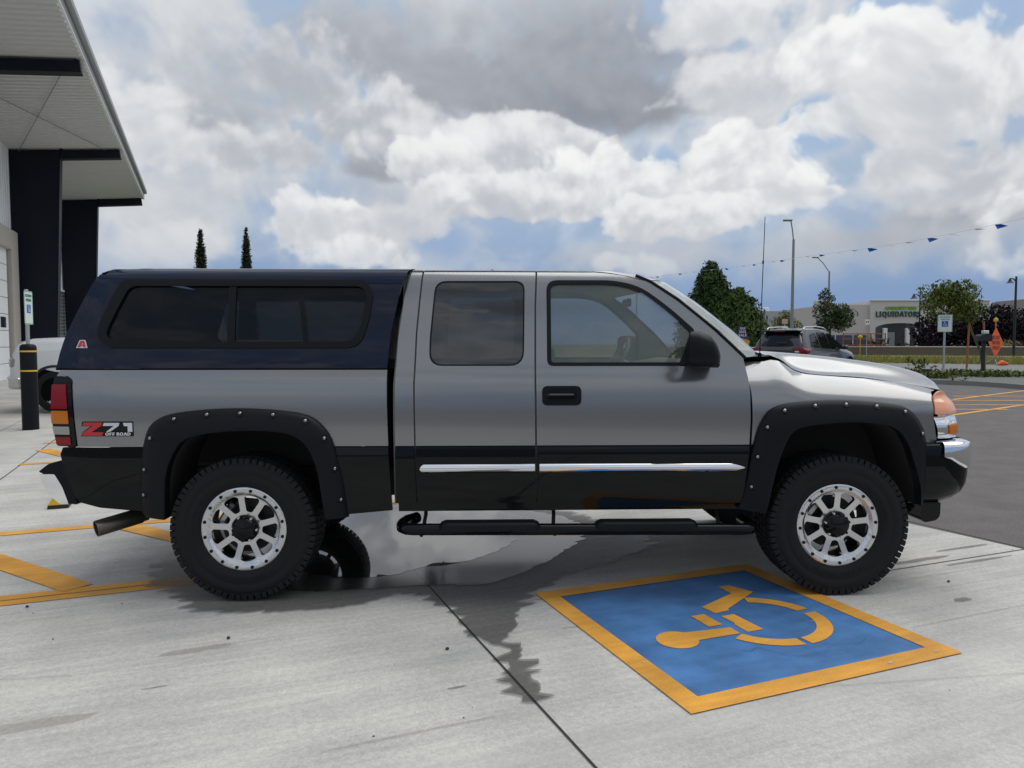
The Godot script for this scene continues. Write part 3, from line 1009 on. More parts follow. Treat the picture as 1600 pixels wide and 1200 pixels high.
		# ---- camper shell side
		var kw := rnd([[-0.800, 1.535], [-0.885, 1.600], [-0.870, 1.690], [-0.765, 1.956], [0.730, 1.956], [0.775, 1.86], [0.752, 1.70], [0.700, 1.535]], [0.03, 0.05, 0.02, 0.06, 0.07, 0.03, 0.05, 0.09])
		var ki := rnd([[-0.765, 1.575], [-0.825, 1.605], [-0.815, 1.66], [-0.710, 1.915], [0.700, 1.915], [0.736, 1.86], [0.705, 1.66], [0.650, 1.575]], [0.03, 0.03, 0.02, 0.05, 0.05, 0.03, 0.05, 0.06])
		mb = MB.new()
		mb.panel(pv([[-1.142, 1.412], [-1.118, 1.51], [-1.082, 1.627], [-0.995, 1.823], [-0.945, 1.935], [-0.915, 1.985], [-0.868, 2.028], [0.985, 2.035], [0.942, 1.909], [0.887, 1.628], [0.866, 1.412]]), [kw], zcap, 0.05, sg, 0.04)
		var cs := put(mb, "camper_shell_side", M.navy, T)
		mb = MB.new()
		mb.panel(kw, [ki], func(x, y): return zcap(x, y), 0.05, sg, 0.022, 0.012)
		put(mb, "window_frame", M.plastic, cs)
		mb = MB.new()
		mb.panel(pv([[-0.098, 1.570], [-0.108, 1.92], [-0.064, 1.92], [-0.054, 1.570]]), [], zcap, 0.05, sg, 0.02, 0.006)
		put(mb, "window_divider", M.plastic, cs)
		var left := pv([[-0.098, 1.5], [-0.108, 2.0], [-1.2, 2.0], [-1.2, 1.5]])
		var right := pv([[-0.054, 1.5], [-0.064, 2.0], [1.2, 2.0], [1.2, 1.5]])
		for half in [left, right]:
			mb = MB.new()
			for q in Geometry2D.intersect_polygons(ki, half):
				mb.panel(q, [], zcap, 0.06, sg, 0.0, -0.006)
			put(mb, "window_pane", M.cap_glass, cs)
		mb = MB.new()
		mb.panel(pv([[-1.140, 1.400], [-1.142, 1.411], [0.866, 1.411], [0.866, 1.400]]), [], zcap, 0.1, sg, 0.03, 0.004)
		put(mb, "clamp_seal", M.seam, cs)
		# maker's badge of the shell: a small white-edged red mark
		mb = MB.new()
		mb.panel(pv([[-1.010, 1.535], [-0.990, 1.583], [-0.955, 1.583], [-0.937, 1.535]]), [], zcap, 0.03, sg, 0.004, 0.004)
		var bg := put(mb, "badge", M.silver, cs)
		mb = MB.new()
		mb.panel(pv([[-1.000, 1.540], [-0.984, 1.578], [-0.961, 1.578], [-0.947, 1.540], [-0.963, 1.540], [-0.966, 1.548], [-0.980, 1.548], [-0.985, 1.540]]), [pv([[-0.978, 1.554], [-0.974, 1.567], [-0.968, 1.567], [-0.967, 1.554]])], zcap, 0.03, sg, 0.003, 0.007)
		put(mb, "badge_mark", M.red, bg)
		# ---- sill
		mb = MB.new()
		mb.panel(pv([[0.93, 0.53], [0.93, 0.60], [3.08, 0.59], [3.09, 0.532]]), [], func(x, y): return 0.935 + 0.02 * smoothstep(0.53, 0.6, y), 0.1, sg, 0.2)
		put(mb, "sill", M.gloss_black, T)
		# ---- inner side of the cab behind the gaps
		mb = MB.new()
		mb.panel(pv([[0.905, 0.58], [0.905, 1.318], [0.93, 1.7], [0.985, 2.02], [2.40, 1.985], [2.49, 1.94], [2.885, 1.635], [3.03, 1.475], [3.055, 1.3], [3.055, 0.58]]), [rw, fw], zb, 0.08, sg, 0.0, -0.026)
		put(mb, "door_frame", M.trim_grey, T)
		# ---- side step
		mb = MB.new()
		var zs: float = sg * 1.03
		mb.tube([Vector3(1.02, 0.44, sg * 0.72), Vector3(0.965, 0.44, sg * 0.80), Vector3(0.945, 0.44, sg * 0.90), Vector3(0.955, 0.44, sg * 0.975), Vector3(0.985, 0.44, sg * 1.015), Vector3(1.03, 0.44, zs), Vector3(3.04, 0.428, zs), Vector3(3.09, 0.428, sg * 1.01), Vector3(3.115, 0.428, sg * 0.96), Vector3(3.115, 0.428, sg * 0.78)], 0.036, 16)
		var st := put(mb, "side_step", M.gloss_black, T)
		for s in [[1.169, 1.809], [2.112, 2.768]]:
			mb = MB.new()
			var row := []
			for k in 25:
				var t := k / 24.0
				var x := lerpf(s[0], s[1], t)
				var e := pow(clampf(1.0 - absf(t * 2.0 - 1.0), 0.0, 0.14) / 0.14, 0.5)
				var line := PackedVector3Array()
				for a in 13:
					var b := PI * a / 12.0
					line.append(Vector3(x, 0.446 + (0.046 * e + 0.002) * pow(sin(b), 0.45), zs + cos(b) * (0.058 * e + 0.002)))
				row.append(line)
			mb.surf(row, sg > 0)
			put(mb, "tread_pad", M.plastic, st)
		for x in [1.075, 1.885, 2.93]:
			mb = MB.new()
			mb.tube([Vector3(x, 0.40, zs - sg * 0.01), Vector3(x, 0.405, sg * 0.9), Vector3(x + 0.01, 0.48, sg * 0.82), Vector3(x + 0.01, 0.60, sg * 0.72)], 0.012, 6)
			mb.box(Vector3(x - 0.012, 0.535, sg * 0.80), Vector3(0.03, 0.06, 0.06), 0.004)
			put(mb, "step_bracket", M.under, st)
		# ---- cover below the bumper
		mb = MB.new()
		mb.ext(rnd([[4.212, 0.56], [4.212, 0.452], [4.236, 0.432], [4.312, 0.446], [4.336, 0.475], [4.336, 0.56]], [0.005, 0.012, 0.02, 0.03, 0.02, 0.005]), sg * 0.72, sg * 0.915)
		put(mb, "tow_hook_cover", M.gloss_black, T)

	# ---- across the truck
	mb = MB.new()
	var rows := []
	for k in 34:
		var s := k / 33.0
		var line := PackedVector3Array()
		for j in 29:
			var t := -1.0 + 2.0 * j / 28.0
			var x := lerpf(0.99, 2.475 + 0.25 * (1.0 - t * t), s)
			var ye := 2.022 - 0.062 * pow(clampf((s - 0.78) / 0.22, 0, 1), 1.6)
			line.append(Vector3(x, ye + 0.034 * (1.0 - pow(absf(t), 3.0)), t * (look(body_z, ye) + 0.002)))
		rows.append(line)
	mb.surf(rows, true)
	var roof := put(mb, "roof", M.pewter, T)
	mb = MB.new()
	var lining := []
	for line in rows:
		var l := PackedVector3Array()
		for p in line:
			l.append(Vector3(lerpf(p.x, 1.7, 0.03), p.y - 0.035, p.z * 0.985))
		lining.append(l)
	mb.surf(lining)
	put(mb, "head_lining", M.cloth_light, roof)
	mb = MB.new()
	mb.box(Vector3(1.44, 2.078, 0.0), Vector3(0.13, 0.034, 0.06), 0.008)
	mb.box(Vector3(1.51, 2.088, 0.0), Vector3(0.03, 0.03, 0.03), 0.008)
	put(mb, "roof_aerial", M.plastic, roof)
	mb = MB.new()
	rows = []
	for k in 15:
		var s := k / 14.0
		var line := PackedVector3Array()
		for j in 31:
			var t := -1.0 + 2.0 * j / 30.0
			var y := lerpf(1.478, 1.960, s)
			var x := lerp_table([[1.478, 3.066], [1.645, 2.902], [1.84, 2.676], [1.96, 2.497]], y)
			line.append(Vector3(x + lerpf(0.36, 0.26, s) * (1.0 - t * t), y + 0.03 * s * (1.0 - t * t), t * (look(body_z, y) - 0.006)))
		rows.append(line)
	mb.surf(rows)
	var ws := put(mb, "windshield", M.windshield, T)
	for sg in [1.0, -1.0]:
		mb = MB.new()
		var pts := []
		for q in [[3.075, 1.470], [2.902, 1.645], [2.676, 1.84], [2.51, 1.955], [2.42, 1.995]]:
			pts.append(Vector3(q[0], q[1], sg * (look(body_z, q[1]) + 0.001)))
		mb.tube(pts, 0.010, 8)
		put(mb, "windshield_moulding", M.plastic, ws)
	mb = MB.new()
	rows = []
	for k in 8:
		var s := k / 7.0
		var line := PackedVector3Array()
		for j in 25:
			var t := -1.0 + 2.0 * j / 24.0
			var b := 0.26 * (1.0 - t * t)
			line.append(Vector3(lerpf(3.04 + b, 3.30 + b * 0.35, s), 1.476 + 0.02 * (1.0 - t * t) + 0.006 * s, t * lerpf(0.86, 0.775, s)))
		rows.append(line)
	mb.surf(rows, true)
	put(mb, "cowl", M.plastic, T)
	# hood
	mb = MB.new()
	rows = []
	var edge := lut([[0.0, 1.484], [0.055, 1.459], [0.13, 1.398], [0.24, 1.368], [0.53, 1.345], [0.89, 1.287], [1.0, 1.262]])
	var crest := lut([[0.0, 1.500], [0.065, 1.499], [0.25, 1.482], [0.45, 1.458], [0.77, 1.402], [0.94, 1.345], [1.0, 1.300]])
	for k in 45:
		var s := k / 44.0
		var line := PackedVector3Array()
		for j in 49:
			var t := -1.0 + 2.0 * j / 48.0
			var x0 := 3.284 - 0.03 * (1.0 - t * t)
			var x := lerpf(x0, 4.405 + 0.17 * (1.0 - pow(absf(t), 2.4)), s)
			var ye := look(edge, s)
			var yc := look(crest, s) + 0.018 * (1.0 - t * t)
			var h := 1.0 - smoothstep(0.60, 1.0, absf(t))
			line.append(Vector3(x, lerpf(ye, yc, h), t * (0.795 - 0.6 * plan_drop(x) * 0.6)))
		rows.append(line)
	mb.surf(rows, true)
	for j in 48:
		var a: Vector3 = rows[44][j]
		var b: Vector3 = rows[44][j + 1]
		mb.quad(a, b, b + Vector3(-0.02, -0.04, 0), a + Vector3(-0.02, -0.04, 0), Vector3(1, 0, 0))
	put(mb, "hood", M.pewter, T)
	# nose: grille, headlamps, bumper
	mb = MB.new()
	rows = []
	for k in 6:
		var y := 0.93 + 0.33 * k / 5.0
		var line := PackedVector3Array()
		for j in 25:
			var t := -1.0 + 2.0 * j / 24.0
			line.append(Vector3(4.37 + 0.15 * (1.0 - pow(absf(t), 2.4)), y, t * 0.80))
		rows.append(line)
	mb.surf(rows)
	var gr := put(mb, "grille", M.gloss_black, T)
	for y in [0.985, 1.09, 1.195]:
		mb = MB.new()
		var pts := []
		for j in 13:
			var t := -0.52 + 1.04 * j / 12.0
			pts.append(Vector3(4.39 + 0.15 * (1.0 - pow(absf(t), 2.4)), y, t * 0.80))
		mb.tube(pts, 0.02, 8)
		put(mb, "grille_bar", M.chrome, gr)
	for sg in [1.0, -1.0]:
		mb = MB.new()
		rows = []
		for k in 4:
			var y := 1.115 + 0.14 * k / 3.0
			var line := PackedVector3Array()
			for j in 9:
				var t := 0.56 + 0.36 * j / 8.0
				line.append(Vector3(4.385 + 0.15 * (1.0 - pow(t, 2.4)), y, sg * t * 0.80))
			rows.append(line)
		mb.surf(rows)
		put(mb, "headlamp", M.lens_clear, T)
	var path := [Vector2(4.17, 0.985), Vector2(4.24, 0.985), Vector2(4.30, 0.982), Vector2(4.35, 0.977), Vector2(4.41, 0.965), Vector2(4.47, 0.94), Vector2(4.52, 0.89), Vector2(4.555, 0.81), Vector2(4.58, 0.70), Vector2(4.60, 0.5), Vector2(4.615, 0.25), Vector2(4.62, 0.0)]
	var full := path.duplicate()
	for k in range(path.size() - 2, -1, -1):
		full.append(Vector2(path[k].x, -path[k].y))
	var bands := [["lower_bumper", "gloss_black", [[-0.10, 0.945], [-0.02, 0.940], [0.0, 0.925], [0.0, 0.80], [-0.002, 0.735], [-0.010, 0.67], [-0.032, 0.605], [-0.078, 0.556], [-0.15, 0.540], [-0.3, 0.54]], 0], ["chrome_bumper", "chrome", [[-0.08, 0.958], [-0.03, 0.955], [0.006, 0.945], [0.014, 0.92], [0.017, 0.86], [0.016, 0.805], [0.010, 0.780], [-0.02, 0.772]], 2]]
	var bump: MeshInstance3D
	for b in bands:
		mb = MB.new()
		rows = []
		for k in range(b[3], full.size() - b[3]):
			var a: Vector2 = full[maxi(k - 1, 0)]
			var c: Vector2 = full[mini(k + 1, full.size() - 1)]
			var o := Vector2(-(c - a).y, (c - a).x).normalized()
			if o.dot(full[k] - Vector2(3.6, 0)) < 0:
				o = -o
			var front := clampf((full[k].x - 4.3) / 0.2, 0.0, 1.0)
			var line := PackedVector3Array()
			for q in b[2]:
				var p: Vector2 = full[k] + o * q[0] * (1.0 if q[0] > -0.03 else 1.0)
				var y: float = q[1]
				if b[3] == 0 and y < 0.7:
					y += 0.035 * front * (0.7 - y) / 0.15
				if b[3] == 2 and y < 0.85:
					y += 0.09 * pow(1.0 - front, 1.5) * (0.85 - y) / 0.065
				line.append(Vector3(p.x, y, p.y))
			rows.append(line)
		mb.surf(rows)
		if b[3] == 0:
			for e in [0, rows.size() - 1]:
				for k in range(1, 9):
					mb.ftri(rows[e][0], rows[e][k], rows[e][k + 1], Vector3(-1, 0, 0))
		if b[3] == 0:
			bump = put(mb, "front_bumper", M[b[1]], T)
		else:
			put(mb, b[0], M[b[1]], bump)
	# camper shell roof and hatch
	mb = MB.new()
	rows = []
	for k in 30:
		var s := k / 29.0
		var line := PackedVector3Array()
		for j in 31:
			var t := -1.0 + 2.0 * j / 30.0
			var x := lerpf(-0.905, 0.985, s)
			var ye := 2.028 - 0.03 * pow(1.0 - clampf(s / 0.05, 0, 1), 2.0)
			line.append(Vector3(x, ye + 0.042 * (1.0 - pow(absf(t), 3.0)) * (0.35 + 0.65 * clampf(s / 0.1, 0, 1)), t * (look(cap_z, ye) + 0.002)))
		rows.append(line)
	mb.surf(rows, true)
	put(mb, "camper_shell_roof", M.navy, T)
	for e in [0, 1]:
		mb = MB.new()
		rows = []
		for k in 14:
			var y := lerpf(1.405, 2.0 if e == 0 else 2.03, k / 13.0)
			var line := PackedVector3Array()
			for j in 21:
				var t := -1.0 + 2.0 * j / 20.0
				var x := lerp_table([[1.405, -1.143], [1.51, -1.119], [1.627, -1.083], [1.823, -0.996], [1.935, -0.946], [2.0, -0.906]], y) - 0.035 * (1.0 - pow(absf(t), 4.0))
				if e == 1:
					x = lerp_table([[1.405, 0.862], [1.628, 0.882], [1.909, 0.936], [2.035, 0.98]], y)
				line.append(Vector3(x, y, t * (zcap(x, y) - 0.002)))
			rows.append(line)
		mb.surf(rows, e == 1)
		var hatch := put(mb, "camper_shell_hatch" if e == 0 else "camper_shell_front", M.navy, T)
		if e == 0:
			mb = MB.new()
			rows = []
			for k in 8:
				var y := lerpf(1.50, 1.92, k / 7.0)
				var line := PackedVector3Array()
				for j in 13:
					var t := -0.86 + 1.72 * j / 12.0
					var x := lerp_table([[1.405, -1.143], [1.51, -1.119], [1.627, -1.083], [1.823, -0.996], [1.935, -0.946], [2.0, -0.906]], y) - 0.035 * (1.0 - pow(absf(t), 4.0)) - 0.006
					line.append(Vector3(x, y, t * zcap(x, y)))
				rows.append(line)
			mb.surf(rows)
			put(mb, "hatch_glass", M.privacy, hatch)
	# tailgate, cab back, floor
	mb = MB.new()
	mb.box(Vector3(-1.09, 1.15, 0), Vector3(0.06, 0.46, 1.76), 0.02)
	put(mb, "tailgate", M.pewter, T)
	mb = MB.new()
	mb.ext(pv([[-0.92, 0.92], [0.92, 0.92], [0.93, 1.38], [0.70, 2.0], [-0.70, 2.0], [-0.93, 1.38]]), 0.0, -0.04, Transform3D(Basis(Vector3.UP, PI / 2), Vector3(0.985, 0, 0)))
	put(mb, "cab_back", M.pewter, T)
	mb = MB.new()
	mb.box(Vector3(1.98, 0.60, 0), Vector3(2.10, 0.03, 1.80))
	mb.box(Vector3(-0.10, 0.97, 0), Vector3(1.90, 0.03, 1.10))
	mb.box(Vector3(0.845, 1.15, 0), Vector3(0.03, 0.5, 1.84))
	mb.box(Vector3(3.66, 0.78, 0), Vector3(1.2, 0.03, 1.0))
	mb.box(Vector3(3.02, 1.0, 0), Vector3(0.03, 0.8, 1.80))
	put(mb, "floor_pan", M.under, T)
	for sg in [1.0, -1.0]:
		mb = MB.new()
		mb.box(Vector3(1.55, 0.66, sg * 0.46), Vector3(5.2, 0.16, 0.07), 0.01)
		put(mb, "frame_rail", M.under, T)
		mb = MB.new()
		mb.box(Vector3(-0.05, 0.99, sg * 0.54), Vector3(1.25, 0.42, 0.03))
		put(mb, "inner_wing", M.under, T)
		mb = MB.new()
		mb.box(Vector3(3.66, 0.95, sg * 0.50), Vector3(1.2, 0.45, 0.03))
		put(mb, "inner_wing", M.under, T)
		mb = MB.new()
		mb.tube([Vector3(-0.62, 0.62, sg * 0.55), Vector3(-0.3, 0.53, sg * 0.55), Vector3(0.0, 0.50, sg * 0.55), Vector3(0.3, 0.53, sg * 0.55), Vector3(0.62, 0.62, sg * 0.55)], 0.03, 6)
		put(mb, "leaf_spring", M.under, T)
	for x in [0.0, 3.645]:
		mb = MB.new()
		mb.tube([Vector3(x, 0.438, -0.80), Vector3(x, 0.438, 0.80)], 0.045, 10)
		mb.lathe([Vector2(0.0, -0.14), Vector2(0.09, -0.10), Vector2(0.13, 0.0), Vector2(0.09, 0.10), Vector2(0.0, 0.14)], Transform3D(Basis(Vector3.UP, PI / 2), Vector3(x, 0.44, 0.0 if x == 0.0 else -0.2)), 16)
		put(mb, "axle", M.under, T)
	mb = MB.new()
	mb.tube([Vector3(0.15, 0.46, 0), Vector3(1.9, 0.55, 0)], 0.05, 10)
	put(mb, "drive_shaft", M.under, T)
	mb = MB.new()
	mb.box(Vector3(2.6, 0.55, 0.0), Vector3(0.9, 0.2, 0.4), 0.05)
	put(mb, "gearbox", M.under, T)
	mb = MB.new()
	mb.box(Vector3(1.3, 0.57, -0.68), Vector3(1.2, 0.14, 0.36), 0.05)
	put(mb, "fuel_tank", M.under, T)
	# rear bumper
	mb = MB.new()
	mb.ext(rnd([[-1.248, 0.785], [-1.186, 0.833], [-1.105, 0.856], [-1.070, 0.76], [-1.018, 0.582], [-1.09, 0.590], [-1.14, 0.70], [-1.20, 0.765]], 0.012, 3), -0.93, 0.93)
	var rb := put(mb, "rear_bumper", M.plastic, T)
	mb = MB.new()
	mb.ext(rnd([[-1.240, 0.770], [-1.230, 0.735], [-1.195, 0.655], [-1.125, 0.588], [-1.070, 0.586], [-1.105, 0.69], [-1.150, 0.770]], 0.012, 3), -0.935, 0.935)
	put(mb, "chrome_face", M.chrome, rb)
	# exhaust
	mb = MB.new()
	var ea := Vector3(-0.915, 0.432, 0.93)
	var eb := Vector3(-0.58, 0.505, 0.62)
	var bs := Basis.looking_at(eb - ea, Vector3.UP)
	mb.lathe([Vector2(0.043, -0.3), Vector2(0.044, -0.003), Vector2(0.047, 0.0), Vector2(0.050, -0.003), Vector2(0.050, -0.26), Vector2(0.034, -0.29), Vector2(0.032, -0.42)], Transform3D(bs, ea), 28)
	put(mb, "exhaust_pipe", M.exhaust, T)
	# aerial on the wing
	mb = MB.new()
	mb.tube([Vector3(3.206, 1.475, 0.80), Vector3(3.207, 1.50, 0.80), Vector3(3.207, 1.505, 0.80), Vector3(3.2128, 1.80, 0.80), Vector3(3.226, 2.36, 0.80)], [0.014, 0.012, 0.0032, 0.0030, 0.0022], 8)
	mb.tube([Vector3(3.2182, 2.065, 0.80), Vector3(3.2186, 2.085, 0.80)], 0.0055, 8)
	put(mb, "radio_aerial", M.gloss_black, T)
	# model badge on the bed side: outlines in units of the badge, 345 wide by 84 high
	var badge := func(pts: Array) -> PackedVector2Array:
		var o := PackedVector2Array()
		for p in pts:
			o.append(Vector2(-0.946 + (p[0] - 372) * 0.000878, 1.010 + (515 - p[1]) * 0.00100))
		return o
	var zbad := func(x, y): return zb(x, y)
	mb = MB.new()
	mb.panel(badge.call([[378, 428], [722, 428], [722, 517], [364, 517], [380, 490], [436, 456], [372, 456]]), [], zbad, 0.04, 1.0, 0.004, 0.003)
	var bad := put(mb, "model_badge", M.gloss_black, T)
	mb = MB.new()
	mb.panel(badge.call([[388, 433], [520, 433], [512, 452], [440, 492], [522, 492], [514, 513], [372, 513], [384, 493], [452, 453], [380, 453]]), [], zbad, 0.04, 1.0, 0.003, 0.006)
	put(mb, "letter", M.red, bad)
	mb = MB.new()
	mb.panel(badge.call([[528, 436], [632, 436], [626, 454], [566, 490], [540, 490], [594, 454], [520, 454]]), [], zbad, 0.04, 1.0, 0.003, 0.006)
	put(mb, "digit", M.silver, bad)
	mb = MB.new()
	mb.panel(badge.call([[656, 436], [717, 436], [717, 490], [686, 490], [686, 456], [662, 456]]), [], zbad, 0.04, 1.0, 0.003, 0.006)
	put(mb, "digit", M.silver, bad)
	var fb := SystemFont.new()
	fb.font_names = PackedStringArray(["Droid Sans"])
	fb.font_weight = 700
	var tm := TextMesh.new()
	tm.text = "OFF ROAD"
	tm.font = fb
	tm.font_size = 32
	tm.pixel_size = 0.00078
	tm.depth = 0.003
	var to := put_mesh(tm, "off_road_letters", M.white, bad)
	to.position = Vector3(-0.946 + (620 - 372) * 0.000878, 1.0215, zb(-0.8, 1.02) + 0.0065)
	to.scale = Vector3(1.25, 1.0, 1.0)
	# cabin
	for sg in [1.0, -1.0]:
		mb = MB.new()
		mb.surf([ring_row(Vector3(1.80, 1.20, sg * 0.40), 0.34, 0.23, 4.0), ring_row(Vector3(1.82, 1.20, sg * 0.40), 0.36, 0.26, 4.0), ring_row(Vector3(1.92, 1.19, sg * 0.40), 0.34, 0.25, 4.0), ring_row(Vector3(1.95, 1.18, sg * 0.40), 0.0, 0.0, 2.0)], true, true)
		mb.box(Vector3(2.13, 0.92, sg * 0.40), Vector3(0.55, 0.20, 0.52), 0.05)
		put(mb, "seat", M.cloth, T)
		mb = MB.new()
		mb.box(Vector3(1.15, 1.15, sg * 0.40), Vector3(0.16, 0.62, 0.7), 0.05)
		put(mb, "rear_seat", M.cloth, T)
	mb = MB.new()
	mb.surf([ring_row(Vector3(2.66, 1.24, 0), 0.10, 0.80, 6.0), ring_row(Vector3(2.69, 1.28, 0), 0.15, 0.83, 6.0), ring_row(Vector3(2.85, 1.29, 0), 0.165, 0.84, 6.0), ring_row(Vector3(3.06, 1.27, 0), 0.16, 0.84, 6.0)], true, true)
	put(mb, "dashboard", M.trim_grey, T)
	mb = MB.new()
	torus(mb, Vector3(2.50, 1.43, -0.40), 0.19, 0.016, Basis(Vector3.UP, PI / 2) * Basis(Vector3.RIGHT, 0.45))
	mb.tube([Vector3(2.50, 1.43, -0.40), Vector3(2.72, 1.30, -0.40)], 0.04, 10)
	mb.box(Vector3(2.50, 1.43, -0.40), Vector3(0.05, 0.06, 0.34), 0.015)
	put(mb, "steering_wheel", M.trim_grey, T)
	mb = MB.new()
	mb.box(Vector3(2.50, 1.86, 0.0), Vector3(0.03, 0.06, 0.24), 0.01)
	put(mb, "inside_mirror", M.plastic, T)
	# wheels
	var w := make_wheel(T)
	w.position = Vector3(0, 0.438, 0.862)
	w.rotation.z = 0.15
	for k in 3:
		var c: Node3D = w.duplicate()
		c.name = numbered(T, "wheel")
		T.add_child(c, true)
		c.position = [Vector3(3.645, 0.438, 0.862), Vector3(0, 0.438, -0.862), Vector3(3.645, 0.438, -0.862)][k]
		c.rotation = [Vector3(0, 0, 0.02), Vector3(0, PI, 0.5), Vector3(0, PI, 0.9)][k]

# ---------------------------------------------------------------- surfaces
func grey_image(n: FastNoiseLite, w: int, h: int, W: int, H: int) -> Image:
	var im := n.get_seamless_image(w, h)
	im.convert(Image.FORMAT_L8)
	if w != W or h != H:
		im.resize(W, H, Image.INTERPOLATE_CUBIC)
	return im

# layers of grey noise mixed into one picture round a base colour: [image, weight]
func mixed(S: int, base: Color, layers: Array, tint := Color(0, 0, 0)) -> Image:
	var data := []
	for l in layers:
		data.append(l[0].get_data())
	var b := base.linear_to_srgb()
	var out := PackedByteArray()
	out.resize(S * S * 3)
	var m := layers.size()
	for i in S * S:
		var k := 1.0
		for j in m:
			k += (data[j][i] / 255.0 - 0.5) * layers[j][1]
		out[i * 3] = int(clampf(b.r * k + tint.r * (k - 1.0), 0, 1) * 255)
		out[i * 3 + 1] = int(clampf(b.g * k + tint.g * (k - 1.0), 0, 1) * 255)
		out[i * 3 + 2] = int(clampf(b.b * k + tint.b * (k - 1.0), 0, 1) * 255)
	return Image.create_from_data(S, S, false, Image.FORMAT_RGB8, out)

func textured(im: Image, bump: Image, per_metre: float, rough: float, bump_cm := 0.2, spec := 0.4) -> StandardMaterial3D:
	var m := mat(Color(1, 1, 1), rough, 0.0, 0.0, spec)
	m.albedo_color = Color.WHITE
	m.albedo_texture = ImageTexture.create_from_image(im)
	if bump:
		m.heightmap_enabled = true
		m.heightmap_texture = ImageTexture.create_from_image(bump)
		m.heightmap_scale = bump_cm
	m.uv1_scale = Vector3(per_metre, per_metre, 1)
	return m

func make_surfaces() -> void:
	var fine := grey_image(noise(0.35, 3, 3, 0.6), 1024, 1024, 1024, 1024)
	var blotch := grey_image(noise(0.008, 4, 4, 0.55), 512, 512, 1024, 1024)
	var streak := grey_image(noise(0.09, 5, 4, 0.65), 48, 1024, 1024, 1024)
	var streak2 := grey_image(noise(0.02, 6, 3, 0.6), 96, 1024, 1024, 1024)
	var speck := grey_image(noise(0.12, 8, 2, 0.5), 1024, 1024, 1024, 1024)
	var con := mixed(1024, Color(0.50, 0.487, 0.456), [[fine, 0.17], [blotch, 0.17], [streak, 0.09], [streak2, 0.08], [speck, 0.09]], Color(0.05, 0.02, -0.06))
	var broom := mixed(1024, Color(0.2, 0.2, 0.2), [[streak, 1.0], [fine, 0.5]])
	M.concrete = textured(con, broom, 0.18, 0.8, 0.2)
	var asp := mixed(1024, Color(0.135, 0.124, 0.120), [[fine, 0.55], [speck, 0.35], [blotch, 0.14]])
	M.asphalt = textured(asp, speck, 0.45, 0.85, 0.5)
	var yel := mixed(512, Color(0.72, 0.345, 0.055), [[grey_image(noise(0.3, 21, 3), 512, 512, 512, 512), 0.16], [grey_image(noise(0.012, 22, 4), 256, 256, 512, 512), 0.20], [grey_image(noise(0.05, 26, 3), 64, 512, 512, 512), 0.10]])
	M.yellow_paint = textured(yel, null, 0.6, 0.6)
	var blu := mixed(512, Color(0.068, 0.185, 0.405), [[grey_image(noise(0.3, 23, 3), 512, 512, 512, 512), 0.16], [grey_image(noise(0.010, 24, 5, 0.6), 256, 256, 512, 512), 0.30], [grey_image(noise(0.03, 25, 3), 64, 512, 512, 512), 0.10]])
	M.blue_paint = textured(blu, null, 0.6, 0.55)
	M.far_ground = mat(Color(0.13, 0.135, 0.075), 0.95)
	M.grass_ground = mat(Color(0.19, 0.18, 0.075), 0.95)
	M.gravel = textured(mixed(512, Color(0.14, 0.145, 0.13), [[grey_image(noise(0.11, 31, 3), 512, 512, 512, 512), 1.2]]), null, 0.5, 0.9)
	M.joint = mat(Color(0.035, 0.034, 0.032), 0.9)
	M.kerb = mat(Color(0.20, 0.20, 0.195), 0.85)
	M.wet = glass(Color(0.030, 0.028, 0.025), 0.52, 0.40, 0.6)
	M.damp = glass(Color(0.10, 0.095, 0.085), 0.45, 0.6, 0.5)
	M.water = glass(Color(0.012, 0.012, 0.012), 0.50, 0.012, 1.0)
	M.film = glass(Color(0.014, 0.013, 0.012), 0.45, 0.16, 1.0)
	M.scuff = glass(Color(0.20, 0.19, 0.17), 0.16, 0.8, 0.3)
	M.stain = glass(Color(0.16, 0.12, 0.08), 0.20, 0.8, 0.3)
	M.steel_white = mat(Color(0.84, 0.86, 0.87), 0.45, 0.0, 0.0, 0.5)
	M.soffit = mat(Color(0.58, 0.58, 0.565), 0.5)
	M.steel_navy = mat(Color(0.008, 0.011, 0.020), 0.5, 0.0, 0.0, 0.3)
	M.steel_grey = mat(Color(0.25, 0.26, 0.27), 0.5, 0.2)
	M.beige = mat(Color(0.42, 0.39, 0.35), 0.8)
	M.galv = mat(Color(0.40, 0.42, 0.43), 0.5, 0.6)
	M.car_white = mat(Color(0.72, 0.74, 0.76), 0.4, 0.0, 1.0)
	M.car_grey = mat(Color(0.030, 0.034, 0.040), 0.35, 0.4, 0.7)
	M.car_dark = mat(Color(0.02, 0.021, 0.024), 0.35, 0.2, 1.0)
	M.car_glass = mat(Color(0.006, 0.007, 0.009), 0.03, 0.0, 0.0, 0.35)
	M.stucco = mat(Color(0.56, 0.51, 0.485), 0.9)
	M.stucco_pale = mat(Color(0.62, 0.57, 0.54), 0.9)
	M.wall_brown = mat(Color(0.155, 0.125, 0.092), 0.95)
	M.rust = mat(Color(0.30, 0.07, 0.035), 0.7)
	M.stake = mat(Color(0.36, 0.14, 0.05), 0.85)
	M.bark = mat(Color(0.13, 0.10, 0.075), 0.9)
	M.orange = mat(Color(0.80, 0.12, 0.03), 0.6)
	M.sign_green = mat(Color(0.02, 0.20, 0.10), 0.5)
	M.sign_white = mat(Color(0.66, 0.76, 0.70), 0.4)
	M.sign_blue = mat(Color(0.02, 0.10, 0.42), 0.4)
	M.lime = mat(Color(0.18, 0.42, 0.02), 0.5)
	M.dark_green = mat(Color(0.006, 0.075, 0.045), 0.5)
	M.yellow = mat(Color(0.75, 0.45, 0.02), 0.5)
	M.blue = mat(Color(0.01, 0.16, 0.55), 0.5)
